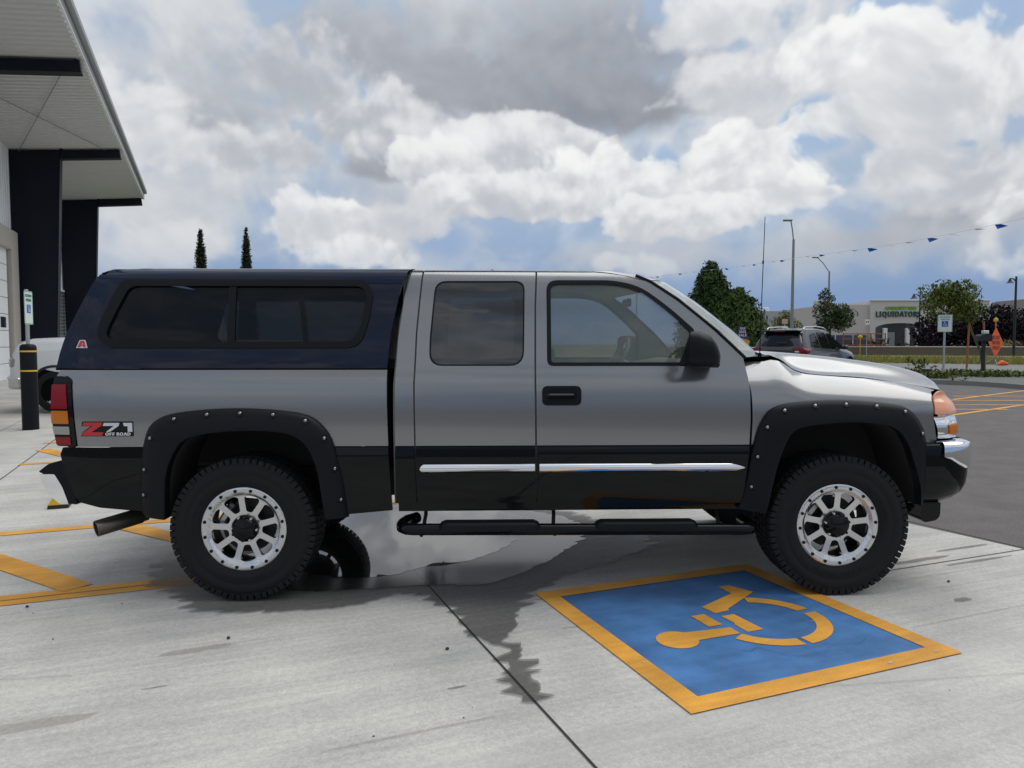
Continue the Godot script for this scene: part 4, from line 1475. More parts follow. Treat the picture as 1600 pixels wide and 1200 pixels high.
	M.pink = mat(Color(0.62, 0.42, 0.38), 0.6)
	M.pink.backlight_enabled = true
	M.pink.backlight = Color(0.7, 0.7, 0.7)
	M.pale_cloth = mat(Color(0.8, 0.8, 0.8), 0.6)
	M.pale_cloth.backlight_enabled = true
	M.pale_cloth.backlight = Color(0.8, 0.8, 0.8)
	M.purple = mat(Color(0.11, 0.06, 0.22), 0.5)
	M.black = mat(Color(0.012, 0.012, 0.013), 0.5)
	M.leaf = mat(Color(1, 1, 1), 0.75, 0.0, 0.0, 0.3)
	M.leaf.albedo_color = Color.WHITE
	M.leaf.vertex_color_use_as_albedo = true
	M.leaf.backlight_enabled = true
	M.leaf.backlight = Color(0.35, 0.35, 0.35)
	M.glass_dark = mat(Color(0.03, 0.035, 0.04), 0.08, 0.0, 0.0, 0.7)

# ---------------------------------------------------------------- the ground
var rng := RandomNumberGenerator.new()

# an outline with its edges drawn out into teeth along the broom marks
func ragged(a: Array, amount: float, sd: int) -> PackedVector2Array:
	var r := RandomNumberGenerator.new()
	r.seed = sd
	var s := spl(a + [a[0]], a.size() * 16)
	var out := PackedVector2Array()
	for i in s.size() - 1:
		var k := r.randf_range(-1.0, 1.0)
		out.append(s[i] + PU * k * absf(k) * amount + Vector2(r.randf_range(-1, 1), r.randf_range(-1, 1)) * amount * 0.12)
	var best := PackedVector2Array()
	var most := 0.0
	for q in Geometry2D.offset_polygon(out, 0.003):
		var area := 0.0
		for i in q.size():
			area += q[i].cross(q[(i + 1) % q.size()])
		if absf(area) > most and not Geometry2D.is_polygon_clockwise(q):
			most = absf(area)
			best = q
	if best.size() == 0:
		for q in Geometry2D.offset_polygon(out, 0.003):
			if q.size() > best.size():
				best = q
	return best

func make_ground() -> void:
	rng.seed = 9
	var mb := MB.new()
	sheet(mb, pv([[-900, -900], [900, -900], [900, 400], [-900, 400]]), -0.03)
	put(mb, "terrain", M.far_ground, self, "structure")
	mb = MB.new()
	var edge := [[22.0, 32.0], [3.898, -5.592], [3.483, -6.356], [3.25, -6.86], [-7.2, -32.0]]
	sheet(mb, pv([[22.0, 32.0], [3.898, -5.592], [3.483, -6.356], [3.25, -6.86], [-7.2, -32.0], [5.0, -36.5], [12.2, -30.5], [14.0, -29.0], [60.0, 14.0], [60, 60], [22, 60]]), -0.012)
	sheet(mb, pv([[6.2, -0.95], [22.0, 32.0], [22, 60], [-90, 60], [-90, 38.6]]), -0.012)
	put(mb, "asphalt_lot", M.asphalt, self, "structure")
	var lot := get_node("asphalt_lot")
	mb = MB.new()
	sheet(mb, pv([[6.2, -0.95], [3.898, -5.592], [3.483, -6.356], [3.25, -6.86], [-7.2, -32.0], [-30, -36], [-60, -36], [-60, 26.2]]), 0.0)
	var pad := put(mb, "concrete_pad", M.concrete, self, "structure")
	# joints
	var along := func(x: float, z: float, back: float, ahead: float, w: float) -> void:
		var p := Vector2(x, z)
		var j := MB.new()
		sheet(j, line_poly(p - PW * back, p + PW * ahead, w), 0.004)
		put(j, "joint", M.joint, pad)
	along.call(-0.625, -4.933, 3.5, 6.0, 0.011)
	along.call(-5.783, -8.337, 12.0, 12.0, 0.012)
	along.call(-6.75, -8.0, 12.0, 12.0, 0.008)
	along.call(5.0, -2.9, 1.5, 2.0, 0.010)
	mb = MB.new()
	sheet(mb, line_poly(Vector2(2.6, -5.05), Vector2(2.6, -5.05) + PU * 1.75, 0.009), 0.004)
	put(mb, "joint", M.joint, pad)
	mb = MB.new()
	sheet(mb, line_poly(Vector2(3.28, -6.86), Vector2(3.93, -5.56), 0.035), 0.005)
	sheet(mb, line_poly(Vector2(3.93, -5.56), Vector2(6.2, -0.95), 0.035), 0.005)
	put(mb, "joint", M.joint, pad)
	# painted lines of the hatched aisle
	var stripe := func(a: Vector2, b: Vector2, w: float, parent: Node, up := 0.004) -> void:
		var j := MB.new()
		sheet(j, line_poly(a, b, w), up)
		put(j, "painted_line", M.yellow_paint, parent)
	var l1 := Vector2(-4.2, -6.031)
	var l2 := Vector2(-3.103, -4.434)
	stripe.call(l1 - PU * 6.0, l1 + PU * 4.7, 0.13, pad)
	stripe.call(l2 - PU * 6.0 + PW * 0.055, l2 + PU * 4.4 + PW * 0.055, 0.095, pad)
	stripe.call(l2 - PU * 6.0 - PW * 0.055, l2 + PU * 4.4 - PW * 0.055, 0.100, pad)
	for k in 8:
		var e := l2 + PU * (0.40 + 1.31 * (k - 4)) - PW * 0.10
		var dir := Vector2(0.84, 0.54).normalized()
		# back to the far line
		var t := (e - l1).dot(PW) / dir.dot(PW)
		stripe.call(e - dir * (t - 0.08), e, 0.19, pad, 0.006)
	stripe.call(Vector2(-6.2, -9.29), Vector2(-6.2, -9.29) + PU * 6.0, 0.12, pad)
	stripe.call(Vector2(-7.0, -11.05), Vector2(-7.0, -11.05) + PU * 6.0, 0.12, pad)
	for k in 4:
		stripe.call(Vector2(-6.63, -10.45) + PU * 1.31 * k, Vector2(-6.0, -9.96) + PU * 1.31 * k, 0.19, pad, 0.006)
	# accessible stall marking
	var mark := MB.new()
	var so := Vector2(0.144, -4.573)
	var sx := Vector2(0.9252, -0.3795)
	var sy := Vector2(0.3717, 0.9284)
	var put_poly := func(pts: PackedVector2Array, up: float, called: String, m: Material, parent: Node) -> MeshInstance3D:
		var q := PackedVector2Array()
		for p in pts:
			q.append(so + sx * p.x + sy * p.y)
		var j := MB.new()
		sheet(j, q, up)
		return put(j, called, m, parent)
	var S := 1.64
	var blue: MeshInstance3D = put_poly.call(pv([[0.06, 0.06], [S - 0.06, 0.06], [S - 0.06, S - 0.06], [0.06, S - 0.06]]), 0.0035, "accessible_stall_marking", M.blue_paint, pad)
	var bw := 0.118
	for q in [[[0, 0], [S, 0], [S - bw, bw], [bw, bw]], [[S, 0], [S, S], [S - bw, S - bw], [S - bw, bw]], [[S, S], [0, S], [bw, S - bw], [S - bw, S - bw]], [[0, S], [0, 0], [bw, bw], [bw, S - bw]]]:
		put_poly.call(pv(q), 0.0065, "yellow_border", M.yellow_paint, blue)
	var head := PackedVector2Array()
	for k in 32:
		var a := 0.55 + (TAU - 1.1) * k / 31.0
		head.append(Vector2(0.40, 0.957) + Vector2.from_angle(a - 0.12) * 0.112)
	head.append_array(pv([[0.768, 0.922], [0.765, 1.012]]))
	put_poly.call(head, 0.0065, "symbol_piece", M.yellow_paint, blue)
	put_poly.call(pv([[0.668, 0.70], [0.756, 0.70], [0.756, 0.872], [0.664, 0.872]]), 0.0065, "symbol_piece", M.yellow_paint, blue)
	put_poly.call(pv([[0.828, 0.766], [0.916, 0.766], [0.920, 1.010], [0.815, 1.012], [0.818, 0.897], [0.832, 0.880]]), 0.0065, "symbol_piece", M.yellow_paint, blue)
	put_poly.call(pv([[1.138, 0.333], [1.218, 0.337], [1.280, 0.500], [0.942, 0.682], [0.935, 0.704], [0.828, 0.715], [0.815, 0.602], [1.132, 0.473]]), 0.0065, "symbol_piece", M.yellow_paint, blue)
	for arc in [[-68.0, -7.0], [2.0, 89.0], [95.0, 154.0]]:
		var p := PackedVector2Array()
		var ce := Vector2(1.018, 0.90)
		for k in 16:
			p.append(ce + Vector2.from_angle(deg_to_rad(lerpf(arc[0], arc[1], k / 15.0))) * 0.363)
		for k in 16:
			p.append(ce + Vector2.from_angle(deg_to_rad(lerpf(arc[1], arc[0], k / 15.0))) * 0.278)
		put_poly.call(p, 0.0065, "symbol_piece", M.yellow_paint, blue)
	# chips where the concrete shows through, and hairline cracks
	for k in 14:
		var p := Vector2(rng.randf() * S, rng.randf() * S)
		if k < 12:
			p = [Vector2(rng.randf() * S, bw * (0.15 + 0.7 * rng.randf())), Vector2(S - bw * rng.randf(), rng.randf() * S), Vector2(rng.randf() * S, S - bw * rng.randf()), Vector2(bw * rng.randf(), rng.randf() * S)][k % 4]
		var q := PackedVector2Array()
		var r := rng.randf_range(0.003, 0.011)
		for e in 9:
			q.append(p + Vector2(cos(TAU * e / 9) * r * rng.randf_range(0.8, 2.4), sin(TAU * e / 9) * r * rng.randf_range(0.4, 1.1)))
		put_poly.call(q, 0.0085 + 0.0001 * (k % 7), "paint_chip", M.concrete, blue)
	for c in [[[0.55, 1.12], [0.66, 1.22], [0.72, 1.20], [0.80, 1.33], [0.93, 1.40]], [[1.02, 1.36], [1.13, 1.32], [1.24, 1.36], [1.36, 1.30]], [[0.20, 0.55], [0.33, 0.52], [0.43, 0.58]], [[1.30, 0.30], [1.36, 0.44], [1.33, 0.60]]]:
		var pts := spl(c, 26)
		var j := MB.new()
		for i in 25:
			var a: Vector2 = pts[i] + Vector2(rng.randf_range(-1, 1), rng.randf_range(-1, 1)) * 0.004
			pts[i] = a
		for i in 24:
			var w: float = 0.0022 * (1.0 - absf(i / 12.0 - 1.0) * 0.7)
			var q := PackedVector2Array()
			for p in line_poly(pts[i], pts[i + 1], w):
				q.append(so + sx * p.x + sy * p.y)
			sheet(j, q, 0.0098)
		put(j, "crack", M.joint, blue)
	# yellow hatching on the asphalt
	for l in [[10.704, -18.048, 17.8, -23.34], [8.777, -14.783, 14.4, -18.84], [10.5, -17.883, 13.6, -17.883], [10.0, -16.811, 12.2, -16.811], [9.4, -15.86, 10.6, -15.86], [11.3, -19.0, 15.0, -19.0]]:
		stripe.call(Vector2(l[0], l[1]), Vector2(l[2], l[3]), 0.11, lot, -0.007)
	# wet concrete, a film of water and standing water
	mb = MB.new()
	sheet(mb, ragged([[-2.55, -5.15], [-2.25, -4.72], [-2.0, -4.40], [-1.75, -4.26], [-1.3, -4.25], [-0.92, -4.36], [-0.66, -4.58], [-0.36, -4.36], [-0.30, -4.05], [-0.06, -3.70], [0.03, -3.25], [0.12, -3.22], [0.02, -3.95], [0.06, -4.35], [0.30, -4.85], [0.72, -5.25], [1.1, -5.85], [0.6, -6.7], [-0.2, -7.2], [-1.6, -7.1], [-2.5, -6.2], [-2.3, -5.6]], 0.10, 3), 0.010)
	put(mb, "wet_patch", M.wet, self, "structure")
	mb = MB.new()
	sheet(mb, ragged([[-1.95, -6.7], [-1.3, -7.05], [-0.36, -7.1], [0.5, -6.55], [0.58, -5.95], [0.36, -5.45], [0.12, -5.05], [-0.15, -4.75], [-0.50, -4.72], [-0.85, -4.66], [-1.4, -4.62], [-1.8, -5.0], [-1.95, -5.8]], 0.06, 15), 0.012)
	put(mb, "water_film", M.film, self, "structure")
	mb = MB.new()
	sheet(mb, ragged([[-1.72, -6.6], [-1.3, -6.95], [-0.36, -6.95], [0.15, -6.45], [-0.05, -6.05], [0.02, -5.80], [-0.18, -5.40], [-0.45, -5.15], [-0.62, -5.10], [-0.80, -4.92], [-1.15, -4.86], [-1.5, -5.1], [-1.75, -5.8]], 0.045, 5), 0.014)
	put(mb, "puddle", M.water, self, "structure")
	# dry islands in the puddle are left to the wet patch; thin stains elsewhere
	for s in [[-1.60, -3.72, 0.20, 0.030], [-2.35, -2.98, 0.10, 0.02], [-1.62, -3.30, 0.06, 0.006], [0.36, -4.03, 0.12, 0.012], [-0.25, -3.30, 0.05, 0.008], [1.6, -2.55, 0.09, 0.01], [2.75, -4.46, 0.07, 0.03], [2.95, -5.30, 0.30, 0.03], [3.35, -5.28, 0.35, 0.02], [3.45, -5.62, 0.28, 0.02], [-2.0, -2.95, 0.30, 0.05], [-0.4, -2.9, 0.4, 0.01], [0.55, -4.62, 0.55, 0.012], [0.75, -4.70, 0.4, 0.010]]:
		mb = MB.new()
		var p := PackedVector2Array()
		for k in 20:
			var a := TAU * k / 20
			p.append(Vector2(s[0], s[1]) + PU * cos(a) * s[2] * rng.randf_range(0.8, 1.15) + PW * sin(a) * s[3] * rng.randf_range(0.7, 1.3))
		sheet(mb, p, 0.003 + 0.0004 * rng.randi_range(0, 5))
		put(mb, "stain", M.stain if s[2] > 0.08 and s[1] > -4.5 else M.damp, pad)
	for c in [[[-3.3, -3.5], [-2.9, -3.66], [-2.5, -3.60]]]:
		var pts := spl(c, 40)
		for i in 40:
			pts[i] += Vector2(rng.randf_range(-1, 1), rng.randf_range(-1, 1)) * 0.007
		mb = MB.new()
		for i in 39:
			sheet(mb, line_poly(pts[i], pts[i + 1], 0.0018), 0.0035)
		put(mb, "crack", M.joint, pad)
	for k in 9:
		var p := Vector2([-2.9, -2.6, 1.3, 2.1, 2.9, 3.3, -0.6, -3.4, 3.0][k], [-3.3, -2.6, -2.4, -3.4, -4.3, -4.9, -2.5, -4.0, -5.0][k])
		var dir := (PU if k % 3 else PU.rotated(0.25)) * rng.randf_range(0.5, 1.0)
		mb = MB.new()
		sheet(mb, line_poly(p - dir, p + dir, rng.randf_range(0.006, 0.02)), 0.0052 + 0.0001 * k)
		put(mb, "scuff", M.scuff, pad)
	# grit
	mb = MB.new()
	for k in 26:
		var x := rng.randf_range(-3.5, 4.0)
		var z := rng.randf_range(-5.6, -2.4)
		var r := rng.randf_range(0.002, 0.0045)
		mb.box(Vector3(x, r * 0.4, z), Vector3(r * 2, r, r * 1.6), r * 0.3, Transform3D(Basis(Vector3.UP, k), Vector3.ZERO) if false else Transform3D())
	for q in [[-2.87, -4.33], [2.86, -4.80], [-1.5, -3.86], [-0.33, -3.72]]:
		mb.box(Vector3(q[0], 0.008, q[1]), Vector3(0.02, 0.012, 0.014), 0.005)
	put(mb, "grit", M.black, self, "stuff")
	# far side: road, verges, kerbs
	mb = MB.new()
	sheet(mb, pv([[-12.0, -62.0], [20.05, -41.65], [25.96, -37.74], [80.0, -2.0], [60.0, 14.0], [18.3, -25.9], [15.5, -28.9], [5.0, -38.0], [-12, -48]]), -0.004)
	put(mb, "road", mat(Color(0.19, 0.185, 0.18), 0.9), self, "structure")
	mb = MB.new()
	sheet(mb, pv([[-80, -75], [20.05, -41.65], [25.96, -37.74], [90, 4.0], [120, -20], [60, -62], [25, -73], [0, -78]]), 0.0)
	put(mb, "grass_verge", M.grass_ground, self, "structure")
	var isl := [[11.3, -24.4], [12.3, -23.75], [13.4, -23.3], [14.2, -22.6], [14.6, -21.6], [14.75, -20.6], [16.0, -20.4], [19.0, -25.6], [15.7, -28.5], [12.5, -27.6]]
	mb = MB.new()
	var ip := rnd(isl, 0.3)
	sheet(mb, ip, 0.12)
	put(mb, "planted_island", M.gravel, self, "structure")
	mb = MB.new()
	for i in ip.size():
		var a := ip[i]
		var b := ip[(i + 1) % ip.size()]
		var o := (b - a).orthogonal().normalized() * 0.14
		if Geometry2D.is_point_in_polygon(a.lerp(b, 0.5) + o * 0.2, ip):
			o = -o
		var A := spot(a.x, a.y, 0.125)
		var B := spot(b.x, b.y, 0.125)
		var O := Vector3(o.x, 0, o.y)
		mb.quad(A, B, B + O, A + O, Vector3.UP)
		mb.quad(A + O, B + O, B + O * 1.15 + Vector3(0, -0.16, 0), A + O * 1.15 + Vector3(0, -0.16, 0), O)
	put(mb, "kerb", M.kerb, self, "structure")
	mb = MB.new()
	mb.quad(spot(15.3, -29.1, 0.10), spot(60.5, 14.4, 0.10), spot(60.2, 14.9, 0.10), spot(15.0, -28.7, 0.10), Vector3.UP)
	for e in [[15.3, -29.1, 60.5, 14.4, 1.0], [15.0, -28.7, 60.2, 14.9, -1.0]]:
		mb.quad(spot(e[0], e[1], 0.10), spot(e[2], e[3], 0.10), spot(e[2], e[3], -0.05), spot(e[0], e[1], -0.05), Vector3(e[4], 0, -e[4]))
	put(mb, "pavement_edge", mat(Color(0.52, 0.52, 0.50), 0.85), self, "structure")
	# blades of grass along the verge
	var blade := MB.new()
	blade.ftri(Vector3(-0.03, 0, 0), Vector3(0.03, 0, 0), Vector3(0.02, 0.30, 0.05), Vector3(0, 0, 1))
	blade.ftri(Vector3(-0.07, 0, 0.02), Vector3(-0.02, 0, 0.0), Vector3(-0.10, 0.24, -0.03), Vector3(0, 0, 1))
	blade.ftri(Vector3(0.01, 0, -0.04), Vector3(0.06, 0, 0.0), Vector3(0.12, 0.20, 0.0), Vector3(0, 0, 1))
	var mm := MultiMesh.new()
	mm.transform_format = MultiMesh.TRANSFORM_3D
	mm.use_colors = true
	mm.mesh = blade.mesh()
	mm.instance_count = 9000
	for k in 9000:
		var t := rng.randf()
		var e := Vector2(15.0, -45.0).lerp(Vector2(60.0, -15.2), t)
		var p := e + Vector2(0.4, -1.0).normalized() * pow(rng.randf(), 1.3) * 14.0 + Vector2(0.0, -0.3)
		var s := rng.randf_range(0.6, 1.5)
		mm.set_instance_transform(k, Transform3D(Basis(Vector3.UP, rng.randf() * TAU).scaled(Vector3(s, s, s)), spot(p.x, p.y)))
		mm.set_instance_color(k, Color(0.22, 0.25, 0.05).lerp(Color(0.34, 0.29, 0.11), rng.randf()) * rng.randf_range(0.75, 1.2))
	var gi := MultiMeshInstance3D.new()
	gi.multimesh = mm
	gi.material_override = M.leaf
	gi.name = "grass"
	gi.set_meta("kind", "stuff")
	tag(gi, "dry yellow-green grass growing along the far side of the road", "grass")
	add_child(gi)

# ---------------------------------------------------------------- foliage
func leaf(mb: MB, p: Vector3, s: float, out: Vector3, r: RandomNumberGenerator, long := 1.0) -> void:
	var a := Vector3(r.randf_range(-1, 1), r.randf_range(-1, 1), r.randf_range(-1, 1)).normalized()
	var n := (out * 0.8 + a).normalized()
	var t := n.cross(Vector3(r.randf_range(-1, 1), r.randf_range(-0.4, 1), r.randf_range(-1, 1))).normalized() * s
	var b := n.cross(t).normalized() * s * 0.5
	t *= long
	var nn := (n * 0.5 + out).normalized()
	mb.tri(p - t, p + b, p + t, nn, nn, nn)
	mb.tri(p - t, p + t, p - b, nn, nn, nn)

func clump_crown(mb: MB, clumps: Array, per: int, size: float, dark: Color, bright: Color, r: RandomNumberGenerator, long := 1.2) -> void:
	mb.tinted = true
	for c in clumps:
		for k in int(per * c[1].x * c[1].y):
			var d := Vector3(r.randf_range(-1, 1), r.randf_range(-1, 1), r.randf_range(-1, 1))
			if d.length() > 1.0 or d.length() < 0.2:
				continue
			d = d.normalized() * pow(d.length(), 0.45)
			var p: Vector3 = c[0] + d * c[1] * r.randf_range(0.9, 1.12)
			mb.cc = dark.lerp(bright, r.randf() * r.randf_range(0.4, 1.0))
			leaf(mb, p, size * r.randf_range(0.6, 1.3), d, r, long)

func make_clumps(ce: Vector3, rad: Vector3, n: int, part: float, r: RandomNumberGenerator) -> Array:
	var out := []
	for k in n:
		var d := Vector3(r.randf_range(-1, 1), r.randf_range(-1, 1), r.randf_range(-1, 1)).normalized() * pow(r.randf(), 0.4)
		var s := part * r.randf_range(0.6, 1.3)
		out.append([ce + d * rad * 0.85, Vector3(s, s * r.randf_range(0.6, 0.9), s) * minf(rad.x, rad.y)])
	return out

func broad_tree(called: String, label: String, at: Vector3, trunk: Array, ce: Vector3, rad: Vector3, n: int, per: int, size: float, dark: Color, bright: Color, sd: int, group := "", category := "tree") -> Node3D:
	var r := RandomNumberGenerator.new()
	r.seed = sd
	var t := thing(called, label, category, at, 0.0, group)
	var mb := MB.new()
	if trunk.size():
		mb.tube(trunk[0], trunk[1], 8)
	var cl := make_clumps(ce, rad, n, 0.42, r)
	for c in cl.slice(0, 9):
		var from: Vector3 = trunk[0][-1] if trunk.size() else Vector3(0, 0, 0)
		var mid: Vector3 = from.lerp(c[0], 0.5) + Vector3(0, 0.08 * rad.y, 0)
		mb.tube([from, mid, c[0]], [0.05 * rad.y * 0.5, 0.012 * rad.y, 0.005 * rad.y], 5)
	put(mb, "trunk", M.bark, t)
	mb = MB.new()
	clump_crown(mb, cl, per, size, dark, bright, r)
	put(mb, "crown", M.leaf, t)
	return t

func conifer(called: String, label: String, at: Vector3, H: float, R: float, n: int, size: float, dark: Color, bright: Color, sd: int, power := 0.8, low := 0.08, group := "") -> void:
	var r := RandomNumberGenerator.new()
	r.seed = sd
	var t := thing(called, label, "tree", at, 0.0, group)
	var mb := MB.new()
	mb.tube([Vector3.ZERO, Vector3(0, H * 0.5, 0), Vector3(0, H * 0.97, 0)], [0.03 * H, 0.018 * H, 0.003 * H], 8)
	put(mb, "trunk", M.bark, t)
	mb = MB.new()
	mb.tinted = true
	for k in n:
		var f := 1.0 - sqrt(r.randf())
		f = low + (1.0 - low) * f
		var a := r.randf() * TAU
		var L := R * pow(1.0 - f, power) * r.randf_range(0.62, 1.14) * (1.0 + 0.16 * sin(a * 3.0 + f * 9.0)) + (0.02 if R > 1.2 else 0.003) * H
		var tone := r.randf_range(0.0, 0.7)
		var m := 13
		for j in m:
			var u := pow((j + r.randf()) / m, 0.7)
			var p := Vector3(cos(a) * L * u, f * H + L * (0.25 * u - 0.42 * u * u) * (1.0 if R > 1.2 else -1.6), sin(a) * L * u)
			p += Vector3(r.randf_range(-1, 1), r.randf_range(-0.9, 0.5), r.randf_range(-1, 1)) * size * 1.1
			mb.cc = dark.lerp(bright, clampf(tone + 0.3 * u * r.randf(), 0, 1))
			leaf(mb, p, size * r.randf_range(0.6, 1.2), Vector3(cos(a), 0.45, sin(a)).normalized(), r, 1.5)
	put(mb, "crown", M.leaf, t)

# ---------------------------------------------------------------- lettering and signs
func letters(parent: Node, called: String, text: String, height: float, depth: float, m: Material, xf: Transform3D, wide := 0.0) -> void:
	var f := SystemFont.new()
	f.font_names = PackedStringArray(["Droid Sans"])
	f.font_weight = 700
	var tm := TextMesh.new()
	tm.text = text
	tm.font = f
	tm.font_size = 32
	tm.pixel_size = height / 23.5
	tm.depth = depth
	var o := put_mesh(tm, called, m, parent)
	var s := 1.0
	if wide > 0.0:
		var ex := tm.get_aabb().size.x
		if ex > 0.01:
			s = wide / ex
	o.transform = xf * Transform3D(Basis.from_scale(Vector3(s, 1, 1)), Vector3.ZERO)

# the white figure of a wheelchair user on a blue square, side s, facing local +z
func wheelchair(parent: Node, at: Vector3, s: float, m_field: Material, m_figure: Material) -> void:
	var mb := MB.new()
	mb.box(at, Vector3(s, s, 0.003))
	var f := put(mb, "blue_field", m_field, parent)
	mb = MB.new()
	var z := at + Vector3(0, 0, 0.003)
	var pts := []
	for k in 13:
		var a := deg_to_rad(lerpf(150.0, 385.0, k / 12.0))
		pts.append(z + Vector3(cos(a) * 0.22 - 0.03, sin(a) * 0.22 - 0.12, 0) * s)
	mb.tube(pts, 0.03 * s, 5)
	mb.tube([z + Vector3(-0.08, 0.24, 0) * s, z + Vector3(-0.05, -0.06, 0) * s, z + Vector3(0.14, -0.06, 0) * s, z + Vector3(0.24, -0.30, 0) * s, z + Vector3(0.32, -0.28, 0) * s], 0.035 * s, 5)
	mb.tube([z + Vector3(-0.07, 0.10, 0) * s, z + Vector3(0.12, 0.10, 0) * s], 0.028 * s, 5)
	mb.lathe([Vector2(0.0, 0.004), Vector2(0.07 * s, 0.003), Vector2(0.07 * s, 0.0)], Transform3D(Basis(), z + Vector3(-0.09, 0.34, 0) * s), 14)
	put(mb, "wheelchair_figure", m_figure, f)

func parking_sign(t: Node3D, y0: float, w: float, h: float, turn: float, z: float) -> void:
	var hold := Node3D.new()
	hold.name = "sign_plate"
	t.add_child(hold)
	hold.rotation.y = turn
	hold.position = Vector3(0, y0 + h / 2, 0) + Basis(Vector3.UP, turn) * Vector3(0, 0, z)
	var mb := MB.new()
	mb.ext(rnd([[-w / 2, -h / 2], [w / 2, -h / 2], [w / 2, h / 2], [-w / 2, h / 2]], 0.04), -0.003, 0.0)
	put(mb, "plate", M.sign_white, hold)
	mb = MB.new()
	var o := rnd([[-w * 0.47, -h * 0.48], [w * 0.47, -h * 0.48], [w * 0.47, h * 0.48], [-w * 0.47, h * 0.48]], 0.03)
	for i in o.size():
		var a := o[i]
		var b := o[(i + 1) % o.size()]
		mb.box(Vector3((a.x + b.x) / 2, (a.y + b.y) / 2, 0.001), Vector3(maxf(absf(a.x - b.x), 0.008), maxf(absf(a.y - b.y), 0.008), 0.002))
	put(mb, "green_border", M.sign_green, hold)
	letters(hold, "letters", "RESERVED", h * 0.085, 0.002, M.sign_green, Transform3D(Basis(), Vector3(0, h * 0.36, 0.002)), w * 0.72)
	letters(hold, "letters", "PARKING", h * 0.085, 0.002, M.sign_green, Transform3D(Basis(), Vector3(0, h * 0.23, 0.002)), w * 0.62)
	wheelchair(hold, Vector3(0, -h * 0.03, 0.002), w * 0.44, M.sign_blue, M.white)

# ---------------------------------------------------------------- cars in the distance
# stations along x: [x, bottom, belt height, half width at the belt, top height, half width at the top]
func car_shell(mb: MB, st: Array) -> void:
	var rows := []
	for s in st:
		var half := [Vector2(s[3] - 0.10, s[1]), Vector2(s[3] - 0.01, s[1] + 0.10), Vector2(s[3] + 0.01, lerpf(s[1], s[2], 0.55)), Vector2(s[3] - 0.015, s[2] - 0.05), Vector2(s[3] - 0.05, s[2]), Vector2(lerpf(s[3] - 0.05, s[5], 0.5), lerpf(s[2], s[4], 0.5)), Vector2(s[5], s[4] - 0.05), Vector2(s[5] - 0.07, s[4]), Vector2(s[5] * 0.5, s[4] + 0.02), Vector2(0.0, s[4] + 0.025)]
		var line := PackedVector3Array()
		for p in half:
			line.append(Vector3(s[0], p.y, p.x))
		for k in range(half.size() - 2, -1, -1):
			line.append(Vector3(s[0], half[k].y, -half[k].x))
		rows.append(line)
	mb.surf(rows, true)
	for e in [0, rows.size() - 1]:
		for k in range(1, rows[e].size() - 1):
			mb.ftri(rows[e][0], rows[e][k], rows[e][k + 1], Vector3(-1.0 if (rows[e][0].x < rows[-1 if e == 0 else 0][0].x) else 1.0, 0, 0))

# side windows: outlines in (x, y), laid on the side between belt and roof rail
func car_window(t: Node3D, poly: PackedVector2Array, za: Callable, called := "side_window") -> void:
	for sg in [1.0, -1.0]:
		var mb := MB.new()
		mb.panel(poly, [], za, 0.15, sg, 0.01, 0.012)
		put(mb, called, M.car_glass, t)

func car_wheel(t: Node3D, at: Vector3, R: float, sg: float) -> void:
	var w := Node3D.new()
	w.name = numbered(t, "wheel")
	t.add_child(w, true)
	w.position = at
	w.rotation.y = 0.0 if sg > 0 else PI
	var mb := MB.new()
	mb.lathe([Vector2(R * 0.62, 0.06), Vector2(R * 0.7, 0.115), Vector2(R * 0.93, 0.11), Vector2(R, 0.08), Vector2(R, -0.08), Vector2(R * 0.9, -0.11), Vector2(R * 0.6, -0.1)], Transform3D(), 32)
	put(mb, "tyre", M.rubber, w)
	mb = MB.new()
	mb.lathe([Vector2(R * 0.64, 0.07), Vector2(R * 0.6, 0.09), Vector2(R * 0.56, 0.07), Vector2(R * 0.5, 0.03), Vector2(0.0, 0.03)], Transform3D(), 28)
	for k in 6:
		mb.box(Vector3(R * 0.3, 0, 0.055), Vector3(R * 0.56, 0.05, 0.04), 0.01, Transform3D(Basis(Vector3(0, 0, 1), TAU * k / 6), Vector3.ZERO))
	mb.lathe([Vector2(R * 0.14, 0.04), Vector2(R * 0.14, 0.085), Vector2(0.0, 0.09)], Transform3D(), 14)
	put(mb, "rim", M.machined, w)

func wheel_arch(t: Node3D, x: float, y: float, r: float, z: float, m: Material) -> void:
	for sg in [1.0, -1.0]:
		var mb := MB.new()
		var pts := PackedVector2Array()
		for k in 25:
			pts.append(Vector2(x, y) + Vector2.from_angle(PI * k / 24.0) * (r + 0.05))
		for k in 25:
			pts.append(Vector2(x, y) + Vector2.from_angle(PI - PI * k / 24.0) * r)
		mb.ext(pts, sg * (z - 0.02), sg * (z + 0.025))
		put(mb, "arch_trim", m, t)
		mb = MB.new()
		pts = PackedVector2Array()
		for k in 25:
			pts.append(Vector2(x, y) + Vector2.from_angle(PI * k / 24.0) * r)
		pts.append(Vector2(x - r, y - 0.18))
		pts.append(Vector2(x + r, y - 0.18))
		mb.ext(pts, sg * (z - 0.02), sg * (z + 0.012))
		put(mb, "wheel_opening", M.seam, t)

